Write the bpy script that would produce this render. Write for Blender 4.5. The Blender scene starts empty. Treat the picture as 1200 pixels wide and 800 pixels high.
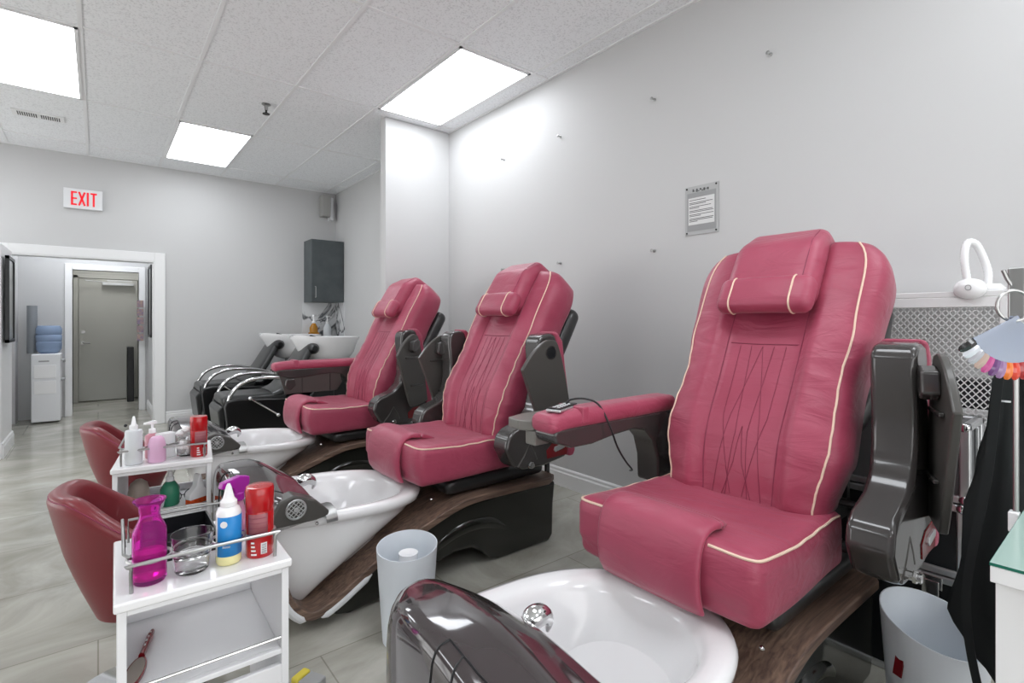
import bpy, bmesh, math, random
from mathutils import Vector, Matrix, Euler
random.seed(4)
PI = math.pi
# ------------------------------------------------------------------ camera, world, lights, exposure
scn = bpy.context.scene
COL = scn.collection
cd = bpy.data.cameras.new('camera'); cam = bpy.data.objects.new('camera', cd); COL.objects.link(cam)
cam.location = (0, 0, 1.18)
cam.rotation_euler = (PI/2, 0, -math.atan2(485, 601))
cd.sensor_width = 36; cd.lens = 36*601/1200; cd.shift_y = -(400-376)/1200; cd.clip_start = .02
scn.camera = cam
scn.view_settings.view_transform = 'Standard'; scn.view_settings.look = 'None'
scn.view_settings.gamma = 1; scn.view_settings.use_curve_mapping = False
scn.view_settings.exposure = 0.47
w = bpy.data.worlds.new('world'); scn.world = w; w.use_nodes = True
w.node_tree.nodes['Background'].inputs[0].default_value = (1, 1, 1, 1)
w.node_tree.nodes['Background'].inputs[1].default_value = 2.15
PANEL = 5.6          # emission strength of the ceiling light panels

# ------------------------------------------------------------------ materials
def lin(c): return c/12.92 if c <= .04045 else ((c+.055)/1.055)**2.4
def hx(h): h = h.lstrip('#'); return tuple(lin(int(h[i:i+2], 16)/255) for i in (0, 2, 4))+(1,)
def mat(name, col, rough=.5, metal=0, coat=0, trans=0, ior=1.45, bump=None, var=None, emit=0, alpha=1, thin=False, spec=None):
    m = bpy.data.materials.new(name); m.use_nodes = True
    nt = m.node_tree; b = nt.nodes['Principled BSDF']; I = b.inputs
    c = hx(col); I['Base Color'].default_value = c; I['Roughness'].default_value = rough
    I['Metallic'].default_value = metal; I['Coat Weight'].default_value = coat; I['Coat Roughness'].default_value = .06
    I['Transmission Weight'].default_value = trans; I['IOR'].default_value = ior; I['Alpha'].default_value = alpha
    if spec is not None: I['Specular IOR Level'].default_value = spec
    if emit: I['Emission Color'].default_value = c; I['Emission Strength'].default_value = emit
    tc = nt.nodes.new('ShaderNodeTexCoord')
    if bump:
        n = nt.nodes.new('ShaderNodeTexNoise'); n.inputs['Scale'].default_value = bump[0]; n.inputs['Detail'].default_value = 4
        nt.links.new(tc.outputs['Object'], n.inputs['Vector'])
        q = nt.nodes.new('ShaderNodeBump'); q.inputs['Strength'].default_value = bump[1]; q.inputs['Distance'].default_value = bump[2] if len(bump) > 2 else .002
        nt.links.new(n.outputs['Fac'], q.inputs['Height']); nt.links.new(q.outputs['Normal'], I['Normal'])
    if var:
        n = nt.nodes.new('ShaderNodeTexNoise'); n.inputs['Scale'].default_value = var[0]; n.inputs['Detail'].default_value = 5
        nt.links.new(tc.outputs['Object'], n.inputs['Vector'])
        r = nt.nodes.new('ShaderNodeValToRGB'); r.color_ramp.elements[0].position = .35; r.color_ramp.elements[1].position = .65
        r.color_ramp.elements[0].color = hx(col); r.color_ramp.elements[1].color = hx(var[1])
        nt.links.new(n.outputs['Fac'], r.inputs['Fac']); nt.links.new(r.outputs['Color'], I['Base Color'])
    return m

def leather_mat(name, col, col2):
    m = mat(name, col, .42, spec=.6); m.node_tree.nodes['Principled BSDF'].inputs['Sheen Weight'].default_value = .15; m.node_tree.nodes['Principled BSDF'].inputs['Sheen Roughness'].default_value = .4
    nt = m.node_tree; b = nt.nodes['Principled BSDF']; tc = nt.nodes.new('ShaderNodeTexCoord')
    n1 = nt.nodes.new('ShaderNodeTexNoise'); n1.inputs['Scale'].default_value = 9; n1.inputs['Detail'].default_value = 3; n1.inputs['Distortion'].default_value = 1.2
    mp = nt.nodes.new('ShaderNodeMapping'); mp.inputs['Scale'].default_value = (1, .55, 1.7)
    nt.links.new(tc.outputs['Object'], mp.inputs['Vector']); nt.links.new(mp.outputs['Vector'], n1.inputs['Vector'])
    n2 = nt.nodes.new('ShaderNodeTexVoronoi'); n2.inputs['Scale'].default_value = 420
    nt.links.new(tc.outputs['Object'], n2.inputs['Vector'])
    b1 = nt.nodes.new('ShaderNodeBump'); b1.inputs['Strength'].default_value = .5; b1.inputs['Distance'].default_value = .012
    b2 = nt.nodes.new('ShaderNodeBump'); b2.inputs['Strength'].default_value = .12; b2.inputs['Distance'].default_value = .001
    nt.links.new(n1.outputs['Fac'], b1.inputs['Height']); nt.links.new(n2.outputs['Distance'], b2.inputs['Height'])
    nt.links.new(b1.outputs['Normal'], b2.inputs['Normal']); nt.links.new(b2.outputs['Normal'], b.inputs['Normal'])
    r = nt.nodes.new('ShaderNodeValToRGB'); r.color_ramp.elements[0].position = .3; r.color_ramp.elements[1].position = .7
    r.color_ramp.elements[0].color = hx(col); r.color_ramp.elements[1].color = hx(col2)
    n3 = nt.nodes.new('ShaderNodeTexNoise'); n3.inputs['Scale'].default_value = 5
    nt.links.new(tc.outputs['Object'], n3.inputs['Vector']); nt.links.new(n3.outputs['Fac'], r.inputs['Fac'])
    nt.links.new(r.outputs['Color'], b.inputs['Base Color'])
    return m

def wood_mat(name, c1, c2):
    m = mat(name, c1, .4); nt = m.node_tree; b = nt.nodes['Principled BSDF']; tc = nt.nodes.new('ShaderNodeTexCoord')
    mp = nt.nodes.new('ShaderNodeMapping'); mp.inputs['Scale'].default_value = (3, 60, 60)
    n = nt.nodes.new('ShaderNodeTexNoise'); n.inputs['Scale'].default_value = 1.5; n.inputs['Detail'].default_value = 8; n.inputs['Distortion'].default_value = .6
    r = nt.nodes.new('ShaderNodeValToRGB'); r.color_ramp.elements[0].position = .35; r.color_ramp.elements[1].position = .68
    r.color_ramp.elements[0].color = hx(c1); r.color_ramp.elements[1].color = hx(c2)
    nt.links.new(tc.outputs['Object'], mp.inputs['Vector']); nt.links.new(mp.outputs['Vector'], n.inputs['Vector'])
    nt.links.new(n.outputs['Fac'], r.inputs['Fac']); nt.links.new(r.outputs['Color'], b.inputs['Base Color'])
    return m

def marble_floor():
    m = mat('floor_marble', '#a9a69a', .14); nt = m.node_tree; b = nt.nodes['Principled BSDF']
    g = nt.nodes.new('ShaderNodeNewGeometry')
    mp = nt.nodes.new('ShaderNodeMapping'); mp.inputs['Rotation'].default_value = (0, 0, .5); mp.inputs['Scale'].default_value = (1, 1.5, 1)
    n = nt.nodes.new('ShaderNodeTexNoise'); n.inputs['Scale'].default_value = 1.3; n.inputs['Detail'].default_value = 9; n.inputs['Roughness'].default_value = .6; n.inputs['Distortion'].default_value = 1.6
    r = nt.nodes.new('ShaderNodeValToRGB'); e = r.color_ramp.elements
    e[0].position = .3; e[0].color = hx('#928f84'); e[1].position = .7; e[1].color = hx('#c0beb5')
    k = e.new(.5); k.color = hx('#aaa89e')
    br = nt.nodes.new('ShaderNodeTexBrick'); br.inputs['Scale'].default_value = 1; br.offset = .5
    br.inputs['Brick Width'].default_value = 1.22; br.inputs['Row Height'].default_value = .61; br.inputs['Mortar Size'].default_value = .0025
    br.inputs['Color1'].default_value = (1, 1, 1, 1); br.inputs['Color2'].default_value = (.9, .9, .9, 1); br.inputs['Mortar'].default_value = (.62, .61, .58, 1)
    mx = nt.nodes.new('ShaderNodeMix'); mx.data_type = 'RGBA'; mx.blend_type = 'MULTIPLY'; mx.inputs['Factor'].default_value = 1
    nt.links.new(g.outputs['Position'], mp.inputs['Vector']); nt.links.new(mp.outputs['Vector'], n.inputs['Vector']); nt.links.new(g.outputs['Position'], br.inputs['Vector'])
    nt.links.new(n.outputs['Fac'], r.inputs['Fac']); nt.links.new(r.outputs['Color'], mx.inputs['A']); nt.links.new(br.outputs['Color'], mx.inputs['B'])
    nt.links.new(mx.outputs['Result'], b.inputs['Base Color'])
    return m

def speckle(name, c1, c2, scale):
    m = mat(name, c1, .9); nt = m.node_tree; b = nt.nodes['Principled BSDF']; g = nt.nodes.new('ShaderNodeNewGeometry')
    n = nt.nodes.new('ShaderNodeTexNoise'); n.inputs['Scale'].default_value = scale; n.inputs['Detail'].default_value = 3
    r = nt.nodes.new('ShaderNodeValToRGB'); r.color_ramp.elements[0].position = .36; r.color_ramp.elements[1].position = .47
    r.color_ramp.elements[0].color = hx(c2); r.color_ramp.elements[1].color = hx(c1)
    nt.links.new(g.outputs['Position'], n.inputs['Vector']); nt.links.new(n.outputs['Fac'], r.inputs['Fac']); nt.links.new(r.outputs['Color'], b.inputs['Base Color'])
    return m

def veined(name):
    m = mat(name, '#d8d9da', .2); nt = m.node_tree; b = nt.nodes['Principled BSDF']; g = nt.nodes.new('ShaderNodeNewGeometry')
    n = nt.nodes.new('ShaderNodeTexNoise'); n.inputs['Scale'].default_value = 2.2; n.inputs['Detail'].default_value = 4; n.inputs['Distortion'].default_value = 1.2
    r = nt.nodes.new('ShaderNodeValToRGB'); e = r.color_ramp.elements; e[0].position = .465; e[0].color = hx('#dfe0e1'); e[1].position = .53; e[1].color = hx('#dcdddf')
    k = e.new(.5); k.color = hx('#55585c')
    nt.links.new(g.outputs['Position'], n.inputs['Vector']); nt.links.new(n.outputs['Fac'], r.inputs['Fac']); nt.links.new(r.outputs['Color'], b.inputs['Base Color'])
    return m

M = dict(lgrey=mat('light_grey_plastic', '#76746f', .35, coat=.2),satin=mat('white_satin', '#eeeef0', .38),
    wall=mat('wall_paint', '#cacaca', .6), ceil=speckle('ceiling_tile', '#f3f5f7', '#dfe1e3', 90), tbar=mat('ceiling_bar', '#ecedee', .5),
    trim=mat('white_trim', '#ececec', .35), floor=marble_floor(), light=mat('light_panel', '#f6faff', .5, emit=PANEL),
    red=leather_mat('rose_leather', '#9c3a53', '#ab4a62'), cream=mat('cream_piping', '#e9cdb8', .5), stitch=mat('stitch_red', '#85304a', .6),
    shell=mat('gunmetal_plastic', '#3c3938', .18, coat=.7), dark=mat('dark_plastic', '#2a2a2a', .3, coat=.3), grey=mat('grey_plastic', '#4b4946', .35, coat=.2),
    hood=mat('brown_gloss_plastic', '#3a3334', .1, coat=1), base=mat('black_gloss_base', '#22231f', .16, coat=.6), wood=wood_mat('walnut', '#5a4840', '#8a7262'),
    white=mat('white_gloss', '#f3f3f4', .12, coat=.6), matte=mat('white_matte', '#e4e5e7', .5), chrome=mat('chrome', '#dcdcdc', .08, metal=1), steel=mat('brushed_steel', '#a9a9a8', .3, metal=1),
    bred=mat('badge_red', '#751019', .2, coat=.5), black=mat('black_vinyl', '#141415', .28, coat=.3), bgrey=mat('charcoal_vinyl', '#2b2c2c', .3, coat=.2),
    maroon=mat('maroon_vinyl', '#7a2a30', .38, coat=.15, bump=(220, .1, .001)), glass=mat('clear_glass', '#ffffff', .02, trans=1, ior=1.35), mag=mat('magenta_glass', '#ff6fe6', .03, trans=.92, ior=1.2),
    magl=mat('magenta_liquid', '#e62cc0', .05, trans=.75, ior=1.2), blue=mat('blue_label', '#1f83c9', .35), frost=mat('frosted_plastic', '#eef2f6', .4, trans=.25), bin=mat('bin_plastic', '#e3e9ef', .45),
    rcan=mat('red_can', '#b50f16', .22, coat=.5), yel=mat('yellow_liquid', '#e9e2a6', .2), pink=mat('pink_lotion', '#e0b3d2', .3), purp=mat('purple_plastic', '#a01a9a', .25), indigo=mat('indigo_fabric', '#2b1f9a', .6),
    green=mat('green_liquid', '#3f9a78', .1, trans=.3), orange=mat('orange_bristle', '#e0561c', .6), amber=mat('amber_liquid', '#c98a1e', .1, trans=.3), cab=mat('charcoal_laminate', '#4a5052', .45, var=(6, '#555b5d')),
    marble=veined('veined_marble'), door=mat('grey_door', '#b2b2ac', .5), wblue=mat('blue_water_bottle', '#9db3d3', .1, trans=.25), fabric=mat('black_fabric', '#101415', .75),
    alu=mat('aluminium', '#c9cbcc', .3, metal=.8), case=mat('black_case', '#15171a', .35), cgrey=mat('grey_case_panel', '#5b5c5d', .45), gglass=mat('green_edge_glass', '#a8d6c8', .03, trans=.9, ior=1.2), gedge=mat('glass_edge', '#1f6a58', .1),
    paper=mat('paper', '#dededd', .7), pgrey=mat('grey_paper', '#9c9d9d', .6), ink=mat('ink', '#5b5b5c', .7), exitred=mat('exit_red', '#d01525', .4, emit=.5), bronze=mat('dark_bronze', '#3a3a38', .35, metal=.7),
    film=mat('clear_film', '#ffffff', .05, trans=1, ior=1.05), lred=mat('label_mauve', '#9a5a60', .4), lwhite=mat('label_white', '#ececec', .5), cotton=mat('white_cotton', '#efefef', .9, bump=(60, 1, .01)),
    clearblue=mat('clear_blue_plastic', '#c9d3e6', .15, trans=.55), yellow=mat('yellow_foam', '#d8c64a', .7), mesh=mat('white_powder_coat', '#e6e6e6', .4),
    inside=mat('shelf_contents_light', '#b9b6a8', .7), tan=mat('skin_tan_plastic', '#d9c9bb', .3, trans=.5), pcolor=mat('postcards', '#b59a86', .5, var=(30, '#7c6f8f')))
TIPS = [mat('nail_'+n, c, .15, coat=1) for n, c in (('black', '#111111'), ('clear', '#dfe3ea'), ('grey', '#b9b9c0'), ('beige', '#c3a99c'), ('pink', '#c94f93'), ('plum', '#6d3a7c'), ('mauve', '#a07aa8'), ('orange', '#f07a1c'), ('scarlet', '#e03a1a'), ('crimson', '#b01f22'), ('cobalt', '#2a3fc0'), ('sky', '#5f93d8'), ('lime', '#8abf4a'), ('gold', '#c9a03a'), ('silver', '#c9cbd0'), ('wine', '#5a1428'))]

# ------------------------------------------------------------------ mesh helpers
def cr(pts, n):
    """Catmull-Rom through pts, n samples per span"""
    P = [Vector(p) for p in pts]; out = []
    for i in range(len(P)-1):
        a = P[i-1] if i else P[0]*2-P[1]; b, c = P[i], P[i+1]; d = P[i+2] if i+2 < len(P) else P[-1]*2-P[-2]
        for k in range(n):
            t = k/n; out.append(.5*((2*b)+(c-a)*t+(2*a-5*b+4*c-d)*t*t+(3*b-a-3*c+d)*t**3))
    out.append(P[-1]); return out
class MB:
    def __init__(s): s.v = []; s.f = []
    def add(s, v, f, mx=None):
        o = len(s.v); s.v += [tuple(mx @ Vector(p)) if mx else tuple(p) for p in v]; s.f += [tuple(i+o for i in q) for q in f]; return s
    def box(s, x0, x1, y0, y1, z0, z1, mx=None):
        v = [(x, y, z) for x in (x0, x1) for y in (y0, y1) for z in (z0, z1)]
        return s.add(v, [(0, 1, 3, 2), (4, 6, 7, 5), (0, 4, 5, 1), (2, 3, 7, 6), (0, 2, 6, 4), (1, 5, 7, 3)], mx)
    def rings(s, R, cap0=True, cap1=True, closed=True, mx=None):
        n = len(R[0]); v = [p for r in R for p in r]; f = []
        for i in range(len(R)-1):
            for j in range(n if closed else n-1):
                k = (j+1) % n; f.append((i*n+j, i*n+k, (i+1)*n+k, (i+1)*n+j))
        if cap0: f.append(tuple(range(n))[::-1])
        if cap1: f.append(tuple((len(R)-1)*n+j for j in range(n)))
        return s.add(v, f, mx)
    def tube(s, pts, r, n=8, cap=True, closed=False, mx=None):
        P = [Vector(p) for p in pts]; R = []; u = None; N = len(P)
        for i, p in enumerate(P):
            if closed: t = (P[(i+1) % N]-P[i-1]).normalized()
            else: t = (P[min(i+1, N-1)]-P[max(i-1, 0)]).normalized()
            if u is None: u = t.orthogonal().normalized()
            else:
                u = u-t*u.dot(t)
                u = u.normalized() if u.length > 1e-6 else t.orthogonal().normalized()
            w_ = t.cross(u); rr = r[i] if isinstance(r, (list, tuple)) else r
            R.append([p+(u*math.cos(2*PI*k/n)+w_*math.sin(2*PI*k/n))*rr for k in range(n)])
        if closed: R.append(R[0]); return s.rings(R, False, False, mx=mx)
        return s.rings(R, cap, cap, mx=mx)
    def lathe(s, prof, c=(0, 0, 0), n=32, mx=None, sx=1, sy=1, cap0=True, cap1=True):
        R = [[(c[0]+r*sx*math.cos(2*PI*k/n), c[1]+r*sy*math.sin(2*PI*k/n), c[2]+z) for k in range(n)] for r, z in prof]
        return s.rings(R, cap0, cap1, mx=mx)
    def prism(s, out, a0, a1, ax='y', mx=None):
        def P(p, a): return (p[0], a, p[1]) if ax == 'y' else (a, p[0], p[1]) if ax == 'x' else (p[0], p[1], a)
        return s.rings([[P(p, a0) for p in out], [P(p, a1) for p in out]], mx=mx)
    def ball(s, c, r, n=16, mx=None):
        r = r if isinstance(r, (tuple, list)) else (r, r, r); R = []
        for i in range(n+1):
            a = -PI/2+PI*i/n; k = max(math.cos(a), .002)
            R.append([(c[0]+r[0]*k*math.cos(2*PI*j/n), c[1]+r[1]*k*math.sin(2*PI*j/n), c[2]+r[2]*math.sin(a)) for j in range(n)])
        return s.rings(R, mx=mx)
    def build(s, name, m, parent=None, bevel=0, seg=3, subd=0, sharp=35, smooth=True):
        me = bpy.data.meshes.new(name); me.from_pydata(s.v, [], s.f); me.validate()
        bm = bmesh.new(); bm.from_mesh(me); bmesh.ops.recalc_face_normals(bm, faces=bm.faces); bm.to_mesh(me); bm.free()
        if smooth:
            me.polygons.foreach_set('use_smooth', [True]*len(me.polygons))
            if not subd and not bevel: me.set_sharp_from_angle(angle=math.radians(sharp))
        o = bpy.data.objects.new(name, me); COL.objects.link(o); me.materials.append(m)
        if parent: o.parent = parent
        if bevel:
            b = o.modifiers.new('bevel', 'BEVEL'); b.width = bevel; b.segments = seg; b.limit_method = 'ANGLE'; b.angle_limit = math.radians(32); b.harden_normals = True
        if subd:
            b = o.modifiers.new('sub', 'SUBSURF'); b.levels = b.render_levels = subd
        return o
def rbp(p, h, r):
    q = [max(-h[i]+r, min(h[i]-r, p[i])) for i in range(3)]
    d = Vector((p[0]-q[0], p[1]-q[1], p[2]-q[2]))
    return Vector(q)+(d.normalized()*r if d.length > 1e-9 else d)
def cushion(c, h, r, fn=None, n=(14, 14, 8)):
    """rounded box centred c, half sizes h, corner radius r, then deformed by fn"""
    mb = MB(); g = {}; V = []; F = []
    def gv(i, j, k):
        key = (i, j, k)
        if key not in g:
            p = []
            for a, (q, m_) in enumerate(((i, n[0]), (j, n[1]), (k, n[2]))):
                t = 2*q/m_-1
                e = 1-r/h[a]                              # put extra lines into the rounded edges
                t = math.sin(t*PI/2)*.5+t*.5; p.append(h[a]*t)
            p = rbp(p, h, r)+Vector(c); g[key] = len(V); V.append(fn(p) if fn else p)
        return g[key]
    for a, b_, cc in ((0, 1, 2), (1, 2, 0), (2, 0, 1)):
        for side in (0, n[cc]):
            for i in range(n[a]):
                for j in range(n[b_]):
                    def K(ii, jj):
                        t = [0, 0, 0]; t[a] = ii; t[b_] = jj; t[cc] = side; return gv(*t)
                    F.append((K(i, j), K(i+1, j), K(i+1, j+1), K(i, j+1)))
    return mb.add(V, F)
def sm(a, b, x):
    t = max(0, min(1, (x-a)/(b-a))); return t*t*(3-2*t)
def empty(name, loc=(0, 0, 0), rz=0, label=None, cat=None, group=None):
    o = bpy.data.objects.new(name, None); COL.objects.link(o); o.location = loc; o.rotation_euler = (0, 0, rz); o.empty_display_size = .05
    return tag(o, label, cat, group)
def tag(o, label=None, cat=None, group=None, kind=None):
    if label: o['label'] = label
    if cat: o['category'] = cat
    if group: o['group'] = group
    if kind: o['kind'] = kind
    return o
def struct(o): o['kind'] = 'structure'; return o
def dup(src, loc, rz, label, group=None):
    def cp(o, par):
        c = o.copy(); COL.objects.link(c); c.parent = par
        for ch in o.children: cp(ch, c)
        return c
    r = cp(src, None); r.location = loc; r.rotation_euler = (0, 0, rz); r['label'] = label
    if group: r['group'] = group
    return r
def rotz(a, loc=(0, 0, 0)): return Matrix.Translation(loc) @ Matrix.Rotation(a, 4, 'Z')

# ------------------------------------------------------------------ the room
H = 2.96; XR = 2.59; YB = 7.15; XL = -3.2; YF = -3.0
struct(MB().box(XL, 3.2, YF, 10.2, -.06, 0).build('floor', M['floor'], smooth=False))
struct(MB().box(XR, XR+.12, YF, 7.15, 0, H).build('wall_right', M['wall'], smooth=False))
b = MB(); b.box(XL-.12, XL, 6.95, YB, 0, H); b.box(XL-.12, XL, YF, 6.95, 0, .12); b.box(XL-.12, XL, YF, 6.95, 2.05, H); b.box(XL-.12, XL, YF, 2.2, .12, 2.05)
struct(b.build('wall_left', M['wall'], smooth=False))
b = MB()
for y in (2.23, 3.3, 4.4, 5.5, 6.9): b.box(XL-.08, XL-.02, y-.03, y+.03, .12, 2.05)
b.box(XL-.08, XL-.02, 2.2, 6.95, .12, .18); b.box(XL-.08, XL-.02, 2.2, 6.95, 1.99, 2.05); b.box(XL-.08, XL-.02, 2.2, 6.95, 1.0, 1.05)
struct(b.build('added_window_2', M['trim'], smooth=False))  # unseen side glazing, added so daylight reaches the ceiling
b = MB(); b.box(XL-.12, XR+.12, YF-.12, YF, 2.05, H); b.box(XL-.12, XR+.12, YF-.12, YF, 0, .12); b.box(XL-.12, XL+.15, YF-.12, YF, .12, 2.05); b.box(XR-.15, XR+.12, YF-.12, YF, .12, 2.05)
struct(b.build('wall_front', M['wall'], smooth=False))
b = MB()
for x in (-3.05, -1.35, .35, 2.4): b.box(x-.03, x+.03, YF-.08, YF-.02, .12, 2.05)
b.box(-3.05, 2.44, YF-.08, YF-.02, .12, .18); b.box(-3.05, 2.44, YF-.08, YF-.02, 1.99, 2.05); b.box(-3.05, 2.44, YF-.08, YF-.02, 1.0, 1.05)
struct(b.build('added_window_1', M['trim'], smooth=False))  # invented storefront behind the camera, lets flat daylight into the room
OX0, OX1, OZ = -.70, .50, 1.86
b = MB(); b.box(OX1, XR+.12, YB, YB+.12, 0, H); b.box(XL-.12, OX0, YB, YB+.12, 0, H); b.box(OX0, OX1, YB, YB+.12, OZ, H)
struct(b.build('wall_back', M['wall'], smooth=False))
# thin partition that sticks out of the right wall
struct(MB().box(1.945, XR-.001, 4.16, 4.26, 0, H-.004).build('wall_partition', M['wall'], smooth=False))
# ceiling slab with openings for the light panels left solid: panels hang 4 mm below
struct(MB().box(XL-.12, XR+.12, YF-.12, YB+.12, H, H+.1).build('ceiling', M['ceil'], smooth=False))
xs = [-3.2+.015, -2.575, -1.95, -1.33, -.705, -.085, .545, 1.17, 1.805, 2.435]; ys = [-2.47, -1.16, .15, 1.46, 2.77, 4.05, 5.37, 6.70]
g = MB()
for x in xs: g.box(x-.012, x+.012, YF, YB, H-.006, H)
for y in ys: g.box(XL, XR, y-.012, y+.012, H-.0063, H)
g.box(XR-.022, XR, YF, YB, H-.008, H); g.box(XL, XR, YB-.022, YB, H-.008, H)
struct(g.build('trim_1', M['tbar'], smooth=False))
# baseboards
def base(name, x0, x1, y0, y1, ax):
    prof = [(0, 0), (.016, 0), (.016, .095), (.011, .105), (.011, .12), (.005, .13), (0, .13)]
    m_ = MB()
    if ax == 'x-': m_.rings([[(x0-p[0], y, p[1]) for p in prof] for y in (y0, y1)])
    if ax == 'y-': m_.rings([[(x, y0-p[0], p[1]) for p in prof] for x in (x0, x1)])
    if ax == 'x+': m_.rings([[(x0+p[0], y, p[1]) for p in prof] for y in (y0, y1)])
    struct(m_.build(name, M['trim'], smooth=False))
base('baseboard_right', XR, XR, YF, 4.16, 'x-'); base('baseboard_back', OX1+.11, 2.13, YB, YB, 'y-'); base('baseboard_partition', 1.96, XR-.02, 4.16, 4.16, 'y-')
base('baseboard_rear_right', XR, XR, 4.26, 6.8, 'x-')
# casing round the opening in the back wall
c = MB(); c.box(OX1, OX1+.105, YB-.022, YB, 0, OZ+.10); c.box(OX0-.105, OX0, YB-.022, YB, 0, OZ+.1); c.box(OX0, OX1, YB-.022, YB, OZ, OZ+.1)
c.box(OX1-.012, OX1, YB-.02, YB+.14, 0, OZ); c.box(OX0, OX0+.012, YB-.02, YB+.14, 0, OZ); c.box(OX0, OX1, YB-.02, YB+.14, OZ-.012, OZ)
struct(c.build('trim_2', M['trim'], bevel=.004, seg=2))
# white end wall left of the opening, with its own baseboard
struct(MB().box(-1.1, -.645, 6.12, 6.85, 0, 1.845).build('wall_stub', M['trim'], bevel=.004, seg=2))
base('baseboard_stub', -.645, 0, 6.16, 6.85, 'x+')
# corridor behind the opening
struct(MB().box(XL, 3.2, 7.27, 10.2, 2.5, 2.6).build('ceiling_corridor', M['ceil'], smooth=False))
b = MB(); b.box(-.86, -.74, 7.27, 7.6, 0, 2.5); b.box(-.86, -.74, 8.15, 8.4, 0, 2.5); b.box(-.86, -.74, 7.6, 8.15, 1.86, 2.5); b.box(-.86, -.84, 7.6, 8.15, 0, 1.86)
struct(b.build('wall_corridor_left', M['wall'], smooth=False))
b = MB(); b.box(.52, .62, 7.27, 10.0, 0, 2.5); struct(b.build('wall_corridor_right', M['wall'], smooth=False))
base('baseboard_corridor', .52, .52, 7.3, 9.8, 'x-')
D0, D1, DZ = -.25, .42, 1.82
b = MB(); b.box(-.86, D0, 8.4, 8.48, 0, 2.5); b.box(D1, .52, 8.4, 8.48, 0, 2.5); b.box(D0, D1, 8.4, 8.48, DZ, 2.5)
struct(b.build('wall_corridor_end', M['wall'], smooth=False))
b = MB(); b.box(D0-.07, D0, 8.38, 8.5, 0, DZ+.07); b.box(D1, D1+.07, 8.38, 8.5, 0, DZ+.07); b.box(D0, D1, 8.38, 8.5, DZ, DZ+.07)
struct(b.build('trim_3', M['trim'], bevel=.004, seg=2))
t = empty('ceiling_light', (.1, 9.0, 2.5), 0, 'small hidden ceiling light added to brighten the vestibule before the grey door', 'ceiling light')  # lamp out of view above the lintel, added to brighten the door
MB().box(-.2, .2, -.2, .2, -.02, -.001).build('diffuser', mat('vestibule_fill_light', '#ffffff', .5, emit=12), t)
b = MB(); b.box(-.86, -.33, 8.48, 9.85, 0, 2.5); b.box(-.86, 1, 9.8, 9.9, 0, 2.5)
struct(b.build('wall_exit', mat('vestibule_grey_wall', '#b0b0aa', .6), smooth=False))  # one even grey, darker than the room's wall paint
d = struct(MB().box(-.22, .47, 9.74, 9.79, .01, 1.80).build('door_1', M['door'], bevel=.004, seg=2))
f = MB(); f.box(-.28, -.225, 9.73, 9.79, 0, 1.85); f.box(-.28, .52, 9.73, 9.79, 1.805, 1.86); f.build('door_frame', M['door'], d, bevel=.004)
k = MB(); k.tube([(-.17, 9.73, .86), (-.17, 9.68, .86), (-.09, 9.675, .86)], .012); k.lathe([(.028, 0), (.028, .01)], mx=Matrix.Translation((-.17, 9.74, .86)) @ Matrix.Rotation(PI/2, 4, 'X')); k.lathe([(.024, 0), (.024, .014)], mx=Matrix.Translation((-.17, 9.74, 1.02)) @ Matrix.Rotation(PI/2, 4, 'X'))
k.build('door_handle', M['steel'], d)
k = MB(); k.box(.05, .42, 9.66, 9.74, 1.71, 1.75); k.box(.1, .4, 9.60, 9.62, 1.765, 1.78); k.tube([(.2, 9.7, 1.74), (-.15, 9.62, 1.77)], .008); k.build('door_closer', M['alu'], d, bevel=.004)

# light panels
def light(x0, x1, y0, y1, label):
    t = empty('ceiling_light', ((x0+x1)/2, (y0+y1)/2, H), 0, label, 'ceiling light', 'flat ceiling light panels')
    a, c_ = (x1-x0)/2, (y1-y0)/2
    f_ = MB()
    for (p, q, r_, s_) in ((-a, a, -c_, -c_+.018), (-a, a, c_-.018, c_), (-a, -a+.018, -c_, c_), (a-.018, a, -c_, c_)): f_.box(p, q, r_, s_, -.012, -.001)
    f_.build('frame', M['tbar'], t, smooth=False)
    MB().box(-a+.018, a-.018, -c_+.018, c_-.018, -.009, -.002).build('diffuser', M['light'], t, smooth=False)
light(1.82, 2.42, 2.785, 4.035, 'bright white ceiling light panel right above the projecting wall partition')
light(.557, 1.158, 5.385, 6.685, 'bright white ceiling light panel nearest the back wall, middle of the room')
light(-.693, -.097, 4.065, 5.355, 'bright white ceiling light panel at the upper left edge of the photo')
light(.557, 1.158, .165, 1.445, 'added unseen white ceiling light panel overhead, above the camera')  # this and the following panels are out of view, added for extra light
light(-1.94, -1.34, 1.475, 2.755, 'added unseen white ceiling light panel over the left side of the room')
light(-1.94, -1.34, 5.385, 6.685, 'added unseen white ceiling light panel over the far left side of the room')  # off-frame panel added to lift the light on the back wall
light(1.82, 2.42, -1.145, .135, 'added unseen white ceiling light panel behind the camera on the right')
light(-1.94, -1.34, -2.455, -1.175, 'added unseen white ceiling light panel at the rear left of the room')
light(.557, 1.158, -2.455, -1.175, 'added unseen white ceiling light panel at the rear of the room')
# corridor light
t = empty('ceiling_light', (-.1, 7.85, 2.5), 0, 'white ceiling light panel inside the corridor beyond the opening', 'ceiling light')
MB().box(-.3, .3, -.25, .25, -.02, -.001).build('diffuser', mat('corridor_light', '#f6faff', .5, emit=9), t)

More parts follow.
